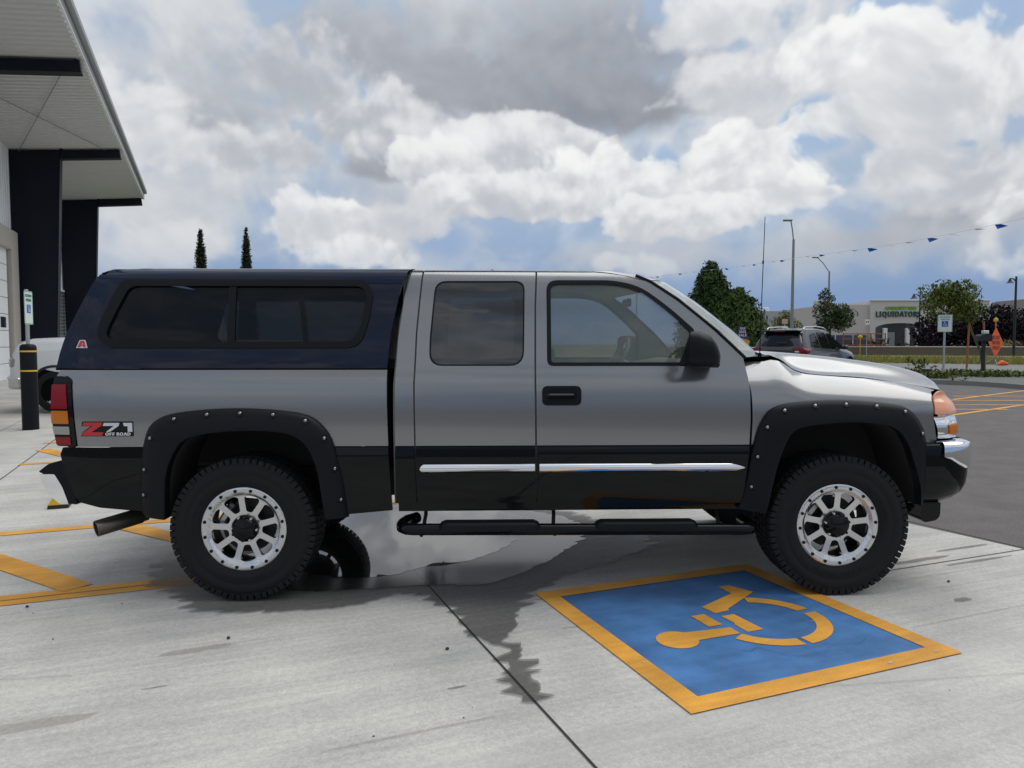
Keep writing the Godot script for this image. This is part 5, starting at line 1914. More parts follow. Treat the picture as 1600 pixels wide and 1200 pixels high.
func make_white_pickup() -> void:
	var t := thing("white_pickup", "white pickup truck parked behind the black bollard with its front to the left", "pickup truck", spot(-9.32, -16.0), PI + 0.1)
	# local x forward; front axle at x 0.0
	var mb := MB.new()
	car_shell(mb, [[-5.0, 0.55, 1.12, 0.97, 1.43, 0.95], [-4.95, 0.5, 1.12, 0.99, 1.44, 0.96], [-2.9, 0.45, 1.12, 1.0, 1.44, 0.97], [-2.85, 0.42, 1.22, 1.0, 2.0, 0.74], [-1.4, 0.42, 1.22, 1.0, 2.02, 0.74], [-0.95, 0.42, 1.24, 1.0, 1.62, 0.80], [-0.65, 0.42, 1.28, 1.0, 1.53, 0.86], [-0.2, 0.45, 1.28, 1.0, 1.52, 0.87], [0.5, 0.50, 1.26, 0.99, 1.49, 0.86], [0.78, 0.50, 1.22, 0.96, 1.42, 0.82], [0.88, 0.52, 1.1, 0.92, 1.26, 0.80]])
	put(mb, "body", M.car_white, t)
	var za := func(x: float, y: float) -> float: return lerpf(0.95, 0.755, clampf((y - 1.18) / 0.7, 0, 1))
	car_window(t, rnd([[-2.0, 1.24], [-2.0, 1.82], [-1.38, 1.84], [-0.95, 1.46], [-0.85, 1.24]], 0.06), za)
	car_window(t, rnd([[-2.75, 1.24], [-2.72, 1.82], [-2.08, 1.82], [-2.08, 1.24]], 0.06), za)
	mb = MB.new()
	var ws := []
	for k in 5:
		var line := PackedVector3Array()
		for j in 9:
			var q := -0.9 + 1.8 * j / 8.0
			line.append(Vector3(lerpf(-0.68, -1.36, k / 4.0) + 0.03, lerpf(1.47, 1.93, k / 4.0) + 0.02, q * lerpf(0.84, 0.74, k / 4.0)))
		ws.append(line)
	mb.surf(ws)
	put(mb, "windshield", M.car_glass, t)
	mb = MB.new()
	mb.box(Vector3(0.90, 0.62, 0), Vector3(0.16, 0.26, 1.90), 0.06)
	mb.box(Vector3(0.80, 0.60, 0.93), Vector3(0.28, 0.26, 0.12), 0.05)
	mb.box(Vector3(0.80, 0.60, -0.93), Vector3(0.28, 0.26, 0.12), 0.05)
	put(mb, "front_bumper", M.chrome, t)
	mb = MB.new()
	mb.box(Vector3(0.89, 0.95, 0), Vector3(0.08, 0.34, 1.2), 0.03)
	put(mb, "grille", M.black, t)
	for sg in [1.0, -1.0]:
		mb = MB.new()
		mb.box(Vector3(0.82, 1.00, sg * 0.82), Vector3(0.20, 0.26, 0.28), 0.06)
		put(mb, "headlight", M.lens_clear, t)
		mb = MB.new()
		mb.box(Vector3(0.93, 0.60, sg * 0.72), Vector3(0.12, 0.14, 0.2), 0.03)
		put(mb, "fog_lamp", M.black, t)
		mb = MB.new()
		mb.box(Vector3(-0.95, 1.30, sg * 1.12), Vector3(0.12, 0.22, 0.2), 0.05)
		put(mb, "door_mirror", M.car_white, t)
	for x in [0.0, -3.7]:
		wheel_arch(t, x, 0.42, 0.49, 0.99, M.car_white if x < 0 else M.black)
		for sg in [1.0, -1.0]:
			car_wheel(t, Vector3(x, 0.42, sg * 0.91), 0.42, sg)

func make_suv() -> void:
	var t := thing("grey_suv", "dark grey suv with silver roof rails parked on the lot beyond the pickup's hood", "suv", spot(9.06 - 0.66, -23.0 - 0.65), deg_to_rad(45))
	# local x forward, rear bumper at x 0
	var mb := MB.new()
	car_shell(mb, [[0.0, 0.45, 0.85, 0.80, 1.02, 0.74], [0.04, 0.40, 0.95, 0.88, 1.14, 0.76], [0.16, 0.36, 1.05, 0.91, 1.36, 0.72], [0.42, 0.34, 1.08, 0.92, 1.66, 0.62], [0.75, 0.33, 1.06, 0.925, 1.70, 0.62], [1.6, 0.32, 1.03, 0.93, 1.73, 0.63], [2.3, 0.32, 1.01, 0.93, 1.69, 0.62], [2.75, 0.32, 1.0, 0.93, 1.52, 0.63], [3.25, 0.32, 0.98, 0.925, 1.22, 0.70], [3.45, 0.33, 0.96, 0.92, 1.12, 0.76], [4.0, 0.35, 0.90, 0.90, 1.03, 0.74], [4.35, 0.38, 0.80, 0.84, 0.90, 0.66], [4.48, 0.42, 0.68, 0.74, 0.74, 0.6]])
	put(mb, "body", M.car_grey, t)
	var za := func(x: float, y: float) -> float: return lerpf(0.885, 0.63, clampf((y - 1.04) / 0.62, 0, 1))
	car_window(t, rnd([[0.62, 1.14], [0.85, 1.54], [1.28, 1.60], [1.28, 1.12]], 0.06), za)
	car_window(t, rnd([[1.36, 1.11], [1.36, 1.61], [2.02, 1.62], [2.10, 1.09]], 0.06), za)
	car_window(t, rnd([[2.18, 1.08], [2.12, 1.60], [2.40, 1.57], [3.05, 1.18], [3.10, 1.06]], 0.06), za)
	mb = MB.new()
	var rows := []
	for k in 6:
		var y := lerpf(1.17, 1.58, k / 5.0)
		var x := lerpf(0.07, 0.33, k / 5.0) - 0.055
		var line := PackedVector3Array()
		for j in 11:
			var q := -1.0 + 2.0 * j / 10.0
			line.append(Vector3(x + 0.10 * pow(absf(q), 3.0), y, q * lerpf(0.80, 0.66, k / 5.0)))
		rows.append(line)
	mb.surf(rows)
	put(mb, "rear_window", M.car_glass, t)
	mb = MB.new()
	mb.box(Vector3(0.34, 1.655, 0), Vector3(0.34, 0.04, 1.22), 0.015)
	put(mb, "roof_spoiler", M.car_grey, t)
	mb = MB.new()
	mb.box(Vector3(0.18, 1.63, 0), Vector3(0.03, 0.025, 0.36), 0.005)
	put(mb, "high_brake_lamp", M.lens_red, t)
	mb = MB.new()
	mb.tube([Vector3(0.03, 1.26, 0.30), Vector3(0.0, 1.28, 0.0)], 0.012, 6)
	mb.box(Vector3(0.02, 0.72, 0), Vector3(0.06, 0.20, 0.62), 0.02)
	put(mb, "number_plate_recess", M.black, t)
	for sg in [1.0, -1.0]:
		mb = MB.new()
		mb.surf([ring_row(Vector3(0.02, 0.98, sg * 0.62), 0.03, 0.06, 2.5), ring_row(Vector3(-0.015, 1.02, sg * 0.70), 0.10, 0.18, 2.5), ring_row(Vector3(0.12, 1.0, sg * 0.80), 0.10, 0.16, 2.5), ring_row(Vector3(0.40, 1.02, sg * 0.86), 0.07, 0.07, 2.5), ring_row(Vector3(0.52, 1.03, sg * 0.86), 0.0, 0.0, 2.0)], true, true)
		put(mb, "tail_lamp", M.lens_red, t)
		mb = MB.new()
		mb.box(Vector3(-0.005, 0.985, sg * 0.66), Vector3(0.05, 0.05, 0.14), 0.015)
		put(mb, "reverse_lamp", M.silver, t)
		mb = MB.new()
		mb.tube([Vector3(0.55, 1.70, sg * 0.60), Vector3(0.66, 1.765, sg * 0.60), Vector3(1.5, 1.80, sg * 0.61), Vector3(2.1, 1.765, sg * 0.60), Vector3(2.3, 1.69, sg * 0.60)], 0.022, 8)
		put(mb, "roof_rail", M.silver, t)
		mb = MB.new()
		mb.box(Vector3(2.92, 1.13, sg * 1.0), Vector3(0.14, 0.15, 0.20), 0.05)
		put(mb, "door_mirror", M.car_grey, t)
	mb = MB.new()
	mb.box(Vector3(0.06, 0.52, 0), Vector3(0.24, 0.26, 1.72), 0.09)
	put(mb, "rear_bumper", M.plastic, t)
	for x in [0.85, 3.55]:
		wheel_arch(t, x, 0.36, 0.42, 0.92, M.plastic)
		for sg in [1.0, -1.0]:
			car_wheel(t, Vector3(x, 0.36, sg * 0.83), 0.36, sg)

func make_dark_car() -> void:
	var t := thing("dark_saloon", "dark car mostly hidden behind the hood, left of the grey suv, red tail lamp showing", "car", spot(6.9, -24.4, -0.32), deg_to_rad(35))
	var mb := MB.new()
	car_shell(mb, [[0.0, 0.45, 0.8, 0.76, 0.98, 0.70], [0.08, 0.36, 0.9, 0.86, 1.05, 0.72], [0.7, 0.32, 0.95, 0.90, 1.08, 0.72], [1.3, 0.3, 0.95, 0.90, 1.40, 0.56], [2.3, 0.3, 0.95, 0.90, 1.42, 0.56], [3.1, 0.3, 0.92, 0.90, 1.05, 0.70], [4.1, 0.34, 0.82, 0.86, 0.92, 0.66], [4.5, 0.4, 0.66, 0.74, 0.72, 0.6]])
	put(mb, "body", M.car_dark, t)
	for sg in [1.0, -1.0]:
		mb = MB.new()
		mb.box(Vector3(0.06, 0.92, sg * 0.72), Vector3(0.14, 0.13, 0.26), 0.04)
		put(mb, "tail_lamp", M.lens_red, t)
		mb = MB.new()
		mb.box(Vector3(0.02, 0.92, sg * 0.52), Vector3(0.08, 0.09, 0.14), 0.03)
		put(mb, "reverse_lamp", M.silver, t)
	car_window(t, rnd([[1.05, 1.0], [1.36, 1.34], [2.3, 1.36], [2.85, 1.02]], 0.05), func(x, y): return lerpf(0.86, 0.60, clampf((y - 0.95) / 0.42, 0, 1)))
	for x in [0.85, 3.55]:
		for sg in [1.0, -1.0]:
			car_wheel(t, Vector3(x, 0.33, sg * 0.83), 0.33, sg)

# ---------------------------------------------------------------- the building on the left
func ribbed(mb: MB, a: Vector3, along: Vector3, up: Vector3, out: Vector3, pitch: float, depth: float) -> void:
	# folded sheet metal: ribs run along up, repeat along along
	var n := int(along.length() / pitch)
	var d := along / n
	var prof := [[0.0, 0.0], [0.42, 0.0], [0.52, 1.0], [0.90, 1.0], [1.0, 0.0]]
	for k in n:
		for i in 4:
			var p: Vector3 = a + d * (k + prof[i][0]) + out * prof[i][1] * depth
			var q: Vector3 = a + d * (k + prof[i + 1][0]) + out * prof[i + 1][1] * depth
			mb.quad(p, q, q + up, p + up, out)

func make_building() -> void:
	var t := thing("metal_clad_building", "white metal building with navy tapered columns and a deep overhanging roof", "building", Vector3(-17.375, 0.0, -25.55), deg_to_rad(22.3))
	# local x out from the wall, local z along it towards the viewer
	var X := Vector3.RIGHT
	var mb := MB.new()
	ribbed(mb, Vector3(0, 4.1, -13.4), Vector3(0, 0, 30), Vector3(0, 4.42, 0), X, 0.30, 0.045)
	var wall := put(mb, "wall_cladding", M.steel_white, t)
	mb = MB.new()
	ribbed(mb, Vector3(0.03, 0.2, -13.4), Vector3(0, 3.9, 0), Vector3(0, 0, 12.3), X, 0.16, 0.035)
	put(mb, "lower_cladding", M.steel_grey, wall)
	mb = MB.new()
	mb.box(Vector3(0.06, 4.1, -7.2), Vector3(0.14, 0.10, 12.4), 0.01)
	put(mb, "base_flashing", M.steel_white, wall)
	mb = MB.new()
	mb.box(Vector3(-4.1, 4.4, 1.6), Vector3(8.0, 8.4, 29.9))
	put(mb, "core", M.beige, t)
	mb = MB.new()
	mb.box(Vector3(0.10, 2.75, -0.55), Vector3(0.36, 5.5, 0.95), 0.02)
	mb.box(Vector3(0.10, 5.15, 5.0), Vector3(0.36, 0.70, 10.1), 0.02)
	put(mb, "portal_frame", M.beige, t)
	mb = MB.new()
	mb.box(Vector3(0.05, 2.6, 5.0), Vector3(0.06, 4.6, 10.0))
	var door := put(mb, "roller_door", M.steel_grey, t)
	for k in 8:
		mb = MB.new()
		mb.box(Vector3(0.10, 0.62 + 0.56 * k, 5.0), Vector3(0.05, 0.54, 10.0), 0.012)
		put(mb, "door_panel", M.steel_white, door)
	for k in 4:
		mb = MB.new()
		mb.box(Vector3(0.13, 2.30, 0.75 + 1.3 * k), Vector3(0.03, 0.36, 0.7), 0.01)
		put(mb, "door_window", M.glass_dark, door)
	# columns and beams
	for z in [8.0, -1.45, -11.45]:
		mb = MB.new()
		mb.ext(pv([[0.18, 0.2], [1.28, 0.2], [1.62, 8.50], [0.02, 8.42]]), -0.22, 0.22, Transform3D(Basis(), Vector3(0, 0, z)))
		var c := put(mb, "column", M.steel_navy, t)
		mb = MB.new()
		var a := Vector3(1.30, 0.2, z)
		var b := Vector3(1.64, 8.5, z)
		mb.quad(a + Vector3(0, 0, 0.26), a + Vector3(0, 0, -0.26), b + Vector3(0, 0, -0.26), b + Vector3(0, 0, 0.26), X)
		put(mb, "column_flange", M.steel_navy, c)
		mb = MB.new()
		var s := Transform3D(Basis(Vector3(0, 0, 1), atan2(0.38, 3.6)), Vector3(0.0, 8.42, z))
		mb.box(Vector3(1.78, -0.17, 0), Vector3(3.56, 0.30, 0.36), 0.01, s)
		put(mb, "roof_beam", M.steel_navy, t)
		mb = MB.new()
		mb.box(Vector3(1.66, -0.02, 0.12), Vector3(0.12, 0.12, 0.12), 0.02, s)
		put(mb, "beam_bracket", M.steel_navy, t)
		mb = MB.new()
		mb.box(Vector3(3.45, -0.0, 0.0), Vector3(0.10, 0.10, 0.10), 0.02, s)
		put(mb, "beam_bracket", M.steel_navy, t)
	# the roof overhang
	mb = MB.new()
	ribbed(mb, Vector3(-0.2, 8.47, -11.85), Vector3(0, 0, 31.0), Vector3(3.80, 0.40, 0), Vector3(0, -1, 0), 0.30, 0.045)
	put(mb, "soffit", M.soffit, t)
	mb = MB.new()
	mb.box(Vector3(3.62, 9.08, 3.65), Vector3(0.06, 0.42, 31.0), 0.01)
	var fa := put(mb, "fascia", M.steel_grey, t)
	mb = MB.new()
	mb.box(Vector3(3.70, 9.20, 3.65), Vector3(0.14, 0.20, 31.0), 0.03)
	put(mb, "gutter", M.galv, fa)
	mb = MB.new()
	mb.box(Vector3(3.60, 8.86, 3.65), Vector3(0.10, 0.05, 31.0), 0.01)
	put(mb, "soffit_trim", M.steel_white, fa)
	mb = MB.new()
	mb.ext(pv([[-8.0, 8.6], [3.62, 8.98], [3.62, 9.29], [-8.0, 9.15]]), -11.8, 19.0)
	put(mb, "roof", M.galv, t)
	for r in [[0.4, 8.36, -1.0, 3.1, 8.66, 7.6], [3.1, 8.66, -1.0, 0.4, 8.36, 7.6]]:
		mb = MB.new()
		mb.tube([Vector3(r[0], r[1], r[2]), Vector3(r[3], r[4], r[5])], 0.014, 6)
		put(mb, "brace_rod", M.steel_grey, t)
	mb = MB.new()
	mb.box(Vector3(0.14, 4.75, -1.05), Vector3(0.2, 0.2, 0.2), 0.03)
	mb.tube([Vector3(0.14, 4.7, -1.05), Vector3(0.12, 4.0, -1.05), Vector3(0.12, 2.6, -1.05)], 0.03, 8)
	put(mb, "wall_lamp", M.steel_white, t)

func make_left_things() -> void:
	var t := thing("bollard", "black bollard with two yellow bands carrying a parking sign, by the pickup's tail", "bollard", spot(-8.182, -12.6), 0.0)
	var mb := MB.new()
	mb.lathe([Vector2(0.128, 0.0), Vector2(0.126, 0.02), Vector2(0.126, 1.39), Vector2(0.118, 1.42), Vector2(0.09, 1.445), Vector2(0.0, 1.452)], Transform3D(Basis(Vector3.RIGHT, -PI / 2), Vector3.ZERO), 28)
	put(mb, "sleeve", M.plastic, t)
	for y in [1.315, 0.985]:
		mb = MB.new()
		mb.lathe([Vector2(0.126, 0.0), Vector2(0.1275, 0.0), Vector2(0.1275, 0.026), Vector2(0.126, 0.026)], Transform3D(Basis(Vector3.RIGHT, -PI / 2), Vector3(0, y, 0)), 28)
		put(mb, "reflective_band", M.yellow, t)
	mb = MB.new()
	mb.box(Vector3(0, 1.9, 0), Vector3(0.05, 0.94, 0.05), 0.008)
	put(mb, "sign_post", M.galv, t)
	parking_sign(t, 1.78, 0.32, 0.56, deg_to_rad(101), 0.03)
	# rubber wheel stop
	t = thing("wheel_stop", "low black and yellow rubber wheel stop behind the pickup's rear bumper", "wheel stop", Vector3(-4.31, 0, -7.0), deg_to_rad(22.3))
	mb = MB.new()
	mb.ext(rnd([[-0.09, 0.0], [0.09, 0.0], [0.085, 0.035], [0.045, 0.10], [-0.045, 0.10], [-0.085, 0.035]], 0.008), -1.78, 0.02)
	put(mb, "rubber_body", M.black, t)
	for k in 4:
		mb = MB.new()
		mb.ext(pv([[-0.083, 0.038], [0.083, 0.038], [0.0465, 0.1025], [-0.0465, 0.1025]]), -0.16 - 0.46 * k, 0.024 - 0.46 * k)
		put(mb, "yellow_band", M.yellow, t)
	# cypresses
	conifer("cypress", "narrow dark cypress rising behind the camper shell, left of two", spot(-24.9, -60.0), 10.55, 0.98, 3400, 0.065, Color(0.010, 0.018, 0.008), Color(0.035, 0.055, 0.022), 71, 0.72, 0.02, "two cypresses behind the pickup")
	conifer("cypress", "narrow dark cypress rising behind the camper shell, right of two", spot(-21.25, -60.0), 10.65, 0.85, 3400, 0.065, Color(0.010, 0.018, 0.008), Color(0.035, 0.055, 0.022), 72, 0.72, 0.02, "two cypresses behind the pickup")
	t = thing("utility_pole", "distant wooden utility pole seen between navy column and camper shell", "utility pole", spot(-67.8, -120.0))
	mb = MB.new()
	mb.tube([Vector3.ZERO, Vector3(0, 11.2, 0)], [0.18, 0.12], 8)
	put(mb, "pole", M.bark, t)
	for y in [10.7, 9.9]:
		mb = MB.new()
		mb.box(Vector3(0, y, 0.0), Vector3(2.0, 0.14, 0.14), 0.02)
		put(mb, "crossarm", M.bark, t)

# ---------------------------------------------------------------- beyond the hood, on the right
func street_lamp(called: String, label: String, at: Vector3, H: float, arm: Vector3, m: Material) -> void:
	var t := thing(called, label, "street lamp", at, 0.0, "street lamps beyond the road")
	var mb := MB.new()
	mb.tube([Vector3.ZERO, Vector3(0, H, 0)], [0.15, 0.09], 10)
	put(mb, "pole", m, t)
	mb = MB.new()
	var e := Vector3(0, H, 0) + arm
	mb.tube([Vector3(0, H - 0.1, 0), Vector3(0, H, 0) + arm * 0.5 + Vector3(0, 0.1, 0), e], 0.05, 6)
	put(mb, "arm", m, t)
	mb = MB.new()
	mb.box(e + Vector3(signf(arm.x) * 0.25, 0.02, 0), Vector3(0.75, 0.16, 0.30), 0.06)
	put(mb, "lamp_head", m, t)

func lantern_lamp(label: String, at: Vector3, H: float, s: float) -> void:
	var t := thing("lantern_lamp", label, "street lamp", at, 0.0, "black lantern lamps by the shops")
	var mb := MB.new()
	mb.tube([Vector3.ZERO, Vector3(0, H, 0)], [0.11, 0.08], 8)
	put(mb, "pole", M.black, t)
	mb = MB.new()
	mb.tube([Vector3(0, H - 0.5 * s, 0), Vector3(-0.3 * s, H - 0.22 * s, 0), Vector3(-0.6 * s, H - 0.2 * s, 0)], 0.05, 6)
	put(mb, "arm", M.black, t)
	mb = MB.new()
	mb.lathe([Vector2(0.05 * s, 0.0), Vector2(0.12 * s, -0.15 * s), Vector2(0.20 * s, -0.35 * s), Vector2(0.36 * s, -0.45 * s), Vector2(0.0, -0.47 * s)], Transform3D(Basis(Vector3.RIGHT, -PI / 2), Vector3(-0.6 * s, H - 0.18 * s, 0)), 16)
	put(mb, "lamp_shade", M.black, t)

func shop_wall(t: Node3D, x0: float, x1: float, y1: float, z: float, d: float, m: Material, called := "wall") -> MeshInstance3D:
	var mb := MB.new()
	mb.box(Vector3((x0 + x1) / 2, y1 / 2, z - d / 2), Vector3(x1 - x0, y1, d))
	return put(mb, called, m, t)

func make_right_things() -> void:
	# shops
	var t := thing("shop_building", "pinkish stucco store with green lettering over an arched entrance", "store", spot(0.0, -110.0))
	shop_wall(t, 46.5, 52.6, 6.85, 0.0, 20.0, M.stucco)
	var front := shop_wall(t, 52.6, 70.0, 7.4, 0.4, 20.5, M.stucco_pale, "entrance_block")
	var mb := MB.new()
	mb.box(Vector3(61.3, 7.45, 0.3), Vector3(17.6, 0.16, 0.5), 0.04)
	put(mb, "parapet_cap", M.stucco_pale, front)
	mb = MB.new()
	var arch := PackedVector2Array()
	for k in 17:
		var a := PI * (1.0 - k / 16.0)
		arch.append(Vector2(57.0 + cos(a) * 3.6, 3.4 + sin(a) * 0.75))
	arch.append_array(pv([[60.6, 0.0], [53.4, 0.0]]))
	mb.ext(arch, 0.3, 0.46)
	put(mb, "arched_entrance", M.glass_dark, front)
	for x in [54.6, 57.9, 59.4]:
		mb = MB.new()
		mb.box(Vector3(x, 1.7, 0.75), Vector3(0.55, 3.4, 0.5), 0.05)
		put(mb, "porch_column", M.white, front)
	mb = MB.new()
	mb.box(Vector3(55.5, 1.5, 0.6), Vector3(1.2, 2.6, 0.1))
	put(mb, "shop_window", M.steel_grey, front)
	letters(t, "sign_letters", "LIQUIDATORS", 0.80, 0.12, M.dark_green, Transform3D(Basis(), Vector3(56.6, 5.05 + 0.40, 0.52)), 6.5)
	letters(t, "sign_letters", "COMMUNITY WIDE", 0.46, 0.10, M.lime, Transform3D(Basis(), Vector3(57.0, 6.15 + 0.2, 0.52)), 4.6)
	mb = MB.new()
	mb.box(Vector3(49.6, 1.2, 0.05), Vector3(5.6, 2.4, 0.2))
	put(mb, "shop_window", M.glass_dark, t)
	for x in [47.6, 50.2]:
		mb = MB.new()
		mb.box(Vector3(x, 1.2, 0.18), Vector3(0.14, 2.4, 0.1))
		put(mb, "window_mullion", M.stucco, t)
	t = thing("flat_roofed_building", "long low pale building with a flat roof far behind the suv", "building", spot(0.0, -150.0))
	shop_wall(t, 44.0, 64.0, 7.7, 0.0, 25.0, mat(Color(0.40, 0.40, 0.40), 0.9))
	mb = MB.new()
	mb.box(Vector3(54.0, 1.4, 0.1), Vector3(20.0, 2.8, 0.3))
	put(mb, "dark_storefront", M.glass_dark, t)
	for x in [46.0, 49.0, 53.0, 57.0]:
		mb = MB.new()
		mb.box(Vector3(x, 3.2, 0.25), Vector3(0.5, 6.4, 0.3), 0.05)
		put(mb, "pilaster", mat(Color(0.33, 0.33, 0.33), 0.9), t)
	mb = MB.new()
	mb.box(Vector3(52.0, 8.1, -3.0), Vector3(1.0, 0.9, 1.0), 0.1)
	put(mb, "roof_unit", M.white, t)
	t = thing("cream_pylon_sign", "cream stepped pylon sign block above the dark tree", "sign", spot(41.5, -100.0))
	mb = MB.new()
	mb.box(Vector3(0, 6.4, 0), Vector3(2.1, 1.0, 0.6), 0.05)
	put(mb, "sign_box", M.stucco_pale, t)
	mb = MB.new()
	mb.box(Vector3(0.2, 5.4, 0), Vector3(1.6, 0.7, 0.5), 0.05)
	mb.box(Vector3(0.2, 2.6, 0), Vector3(0.9, 5.2, 0.45), 0.05)
	put(mb, "pylon", M.stucco_pale, t)
	t = thing("house", "grey roofed house at the right edge above the dark shrubs", "house", spot(66.5, -95.0))
	mb = MB.new()
	mb.box(Vector3(3.0, 2.6, 0), Vector3(12.0, 5.2, 8.0))
	put(mb, "wall", M.stucco, t)
	mb = MB.new()
	mb.ext(pv([[-4.5, 5.0], [10.0, 5.0], [8.0, 6.7], [-2.2, 6.7]]), -4.5, 4.5)
	put(mb, "roof", mat(Color(0.10, 0.095, 0.09), 0.9), t)
	mb = MB.new()
	mb.box(Vector3(-0.6, 4.3, 4.06), Vector3(2.0, 0.8, 0.08))
	put(mb, "window", M.glass_dark, t)
	# garden wall beyond the verge
	t = thing("garden_wall", "long low brown wall with a pale cap beyond the grass verge", "wall", Vector3(44.0, 0.5, -68.5), deg_to_rad(-17))
	mb = MB.new()
	mb.box(Vector3(0, 0.37, 0), Vector3(60.0, 0.82, 0.25), 0.01)
	put(mb, "wall_body", M.wall_brown, t)
	mb = MB.new()
	mb.box(Vector3(0, 0.82, 0), Vector3(60.1, 0.10, 0.36), 0.02)
	put(mb, "wall_cap", mat(Color(0.50, 0.48, 0.44), 0.9), t)
	# trees
	conifer("conifer", "large dense dark green conifer behind the windshield and hood", spot(12.7, -48.0), 6.45, 2.3, 3800, 0.11, Color(0.016, 0.034, 0.014), Color(0.075, 0.125, 0.035), 11, 0.62, 0.03)
	conifer("conifer", "lighter green conifer merging with the right side of the larger one", spot(14.0, -46.6), 4.6, 2.5, 3400, 0.11, Color(0.022, 0.044, 0.014), Color(0.095, 0.15, 0.04), 12, 0.50, 0.03)
	broad_tree("yellow_green_tree", "small yellow-green tree behind the suv's roof", spot(25.7, -70.0), [[Vector3.ZERO, Vector3(0, 1.6, 0)], [0.12, 0.08]], Vector3(0, 2.6, 0), Vector3(1.25, 1.7, 1.2), 30, 900, 0.085, Color(0.06, 0.08, 0.015), Color(0.24, 0.25, 0.045), 21)
	broad_tree("leaning_tree", "loose dark green tree leaning over the lot between the suv and the store", spot(28.0, -65.0), [[Vector3.ZERO, Vector3(-0.3, 2.0, 0), Vector3(-0.2, 3.6, 0)], [0.15, 0.1, 0.06]], Vector3(-0.2, 3.3, 0), Vector3(2.3, 1.35, 1.6), 40, 750, 0.10, Color(0.02, 0.035, 0.014), Color(0.09, 0.13, 0.05), 22)
	broad_tree("leaning_tree", "dark drooping top shoot of foliage rising beside the second street lamp", spot(27.3, -65.5), [[Vector3.ZERO, Vector3(0.1, 3.0, 0), Vector3(0.3, 4.6, 0)], [0.12, 0.08, 0.05]], Vector3(0.2, 5.0, 0), Vector3(0.75, 1.3, 0.8), 16, 900, 0.10, Color(0.02, 0.035, 0.014), Color(0.09, 0.13, 0.05), 23)
	# young tree with stakes on the island
	broad_tree("young_tree", "young bright green tree tied between two wooden stakes on the planted island", spot(17.3, -27.9, 0.12), [[Vector3(0.38, 0, 0), Vector3(0.22, 0.8, 0), Vector3(-0.12, 1.5, 0), Vector3(-0.30, 2.1, 0)], [0.05, 0.045, 0.04, 0.035]], Vector3(-0.98, 2.62, 0), Vector3(1.12, 0.88, 0.95), 46, 2200, 0.055, Color(0.05, 0.075, 0.014), Color(0.25, 0.31, 0.065), 24)
	for s in [[16.95, -27.75, 0.05, "left"], [18.0, -28.3, -0.12, "right"]]:
		t = thing("tree_stake", "brown wooden stake on the %s of the young tree" % s[3], "stake", spot(s[0], s[1], 0.05), 0.0, "stakes of the young tree")
		mb = MB.new()
		mb.tube([Vector3.ZERO, Vector3(s[2], 1.95, 0)], 0.035, 8)
		put(mb, "post", M.stake, t)
	# purple-leaved shrubs along the wall
	for k in 8:
		var x: float = [43.6, 45.8, 48.5, 51.4, 54.8, 42.4, 50.0, 57.5][k]
		var h: float = [4.3, 4.6, 5.2, 4.9, 4.4, 3.4, 3.9, 5.0][k]
		broad_tree("purple_shrub", ["dark purple shrub behind the young tree, farthest left of the row", "dark purple shrub just right of the young tree's trunk", "tallest dark purple shrub, right of the young tree", "dark purple shrub behind the mailbox", "dark purple shrub behind the orange road sign", "low dark purple shrub behind the parking sign", "low dark purple shrub behind the right tree stake", "dark purple shrub at the right edge of the view"][k], spot(x, -76.0 + (k % 3)), [], Vector3(0, h * 0.5, 0), Vector3(2.7, h * 0.52, 2.0), 40, 150, 0.17, Color(0.008, 0.006, 0.010), Color(0.035, 0.022, 0.030), 40 + k, "purple shrubs along the garden wall", "shrub")
	for k in 5:
		var x: float = [36.8, 39.2, 62.0, 58.8, 34.4][k]
		var h: float = [1.9, 1.3, 2.4, 1.8, 1.2][k]
		broad_tree("green_shrub", ["round dark green shrub by the store entrance", "low green shrub left of the purple shrubs", "green shrub at the far right end of the wall", "green shrub beyond the orange road sign", "low dark shrub behind the red pipe gate"][k], spot(x, -75.0), [], Vector3(0, h * 0.5, 0), Vector3(h * 0.75, h * 0.52, h * 0.7), 14, 300, 0.14, Color(0.014, 0.026, 0.012), Color(0.075, 0.10, 0.04), 60 + k, "green shrubs along the garden wall", "shrub")
	# ground cover of the island
	mb = MB.new()
	var r := RandomNumberGenerator.new()
	r.seed = 77
	var cl := []
	for k in 330:
		var p := Vector2(r.randf_range(11.9, 17.6), r.randf_range(-26.6, -22.6))
		if (p.x > 14.2 and p.y > -24.6) or p.y > -24.45 + 0.57 * (p.x - 11.3):
			continue
		var s := r.randf_range(0.12, 0.24)
		cl.append([spot(p.x, p.y, 0.12 + s * 0.25), Vector3(s * 1.3, s * 0.6, s * 1.3)])
	for k in 26:
		cl.append([spot(14.4 + r.randf_range(-0.5, 0.5), -26.6 + r.randf_range(-0.5, 0.5), 0.12 + 0.5 * r.randf()), Vector3(0.13, 0.09, 0.13)])
	clump_crown(mb, cl, 1500, 0.06, Color(0.045, 0.065, 0.02), Color(0.16, 0.19, 0.06), r)
	var gc := put(mb, "ground_cover", M.leaf, self, "stuff")
	tag(gc, "low green ground cover planted on the kerbed island", "ground cover")
	# accessible parking sign
	t = thing("parking_sign", "accessible parking sign on a galvanised post at the planted island", "sign", spot(14.35, -24.75, 0.05))
	mb = MB.new()
	mb.box(Vector3(0, 1.05, 0), Vector3(0.06, 2.1, 0.05), 0.01)
	put(mb, "post", M.galv, t)
	parking_sign(t, 1.56, 0.43, 0.57, deg_to_rad(-20), 0.03)
	# mailbox
	t = thing("mailbox", "black mailbox on a post right of the staked young tree", "mailbox", spot(17.62, -27.85, 0.15), -0.2)
	mb = MB.new()
	mb.box(Vector3(0, 0.55, 0), Vector3(0.11, 1.1, 0.11), 0.01)
	put(mb, "post", M.black, t)
	mb = MB.new()
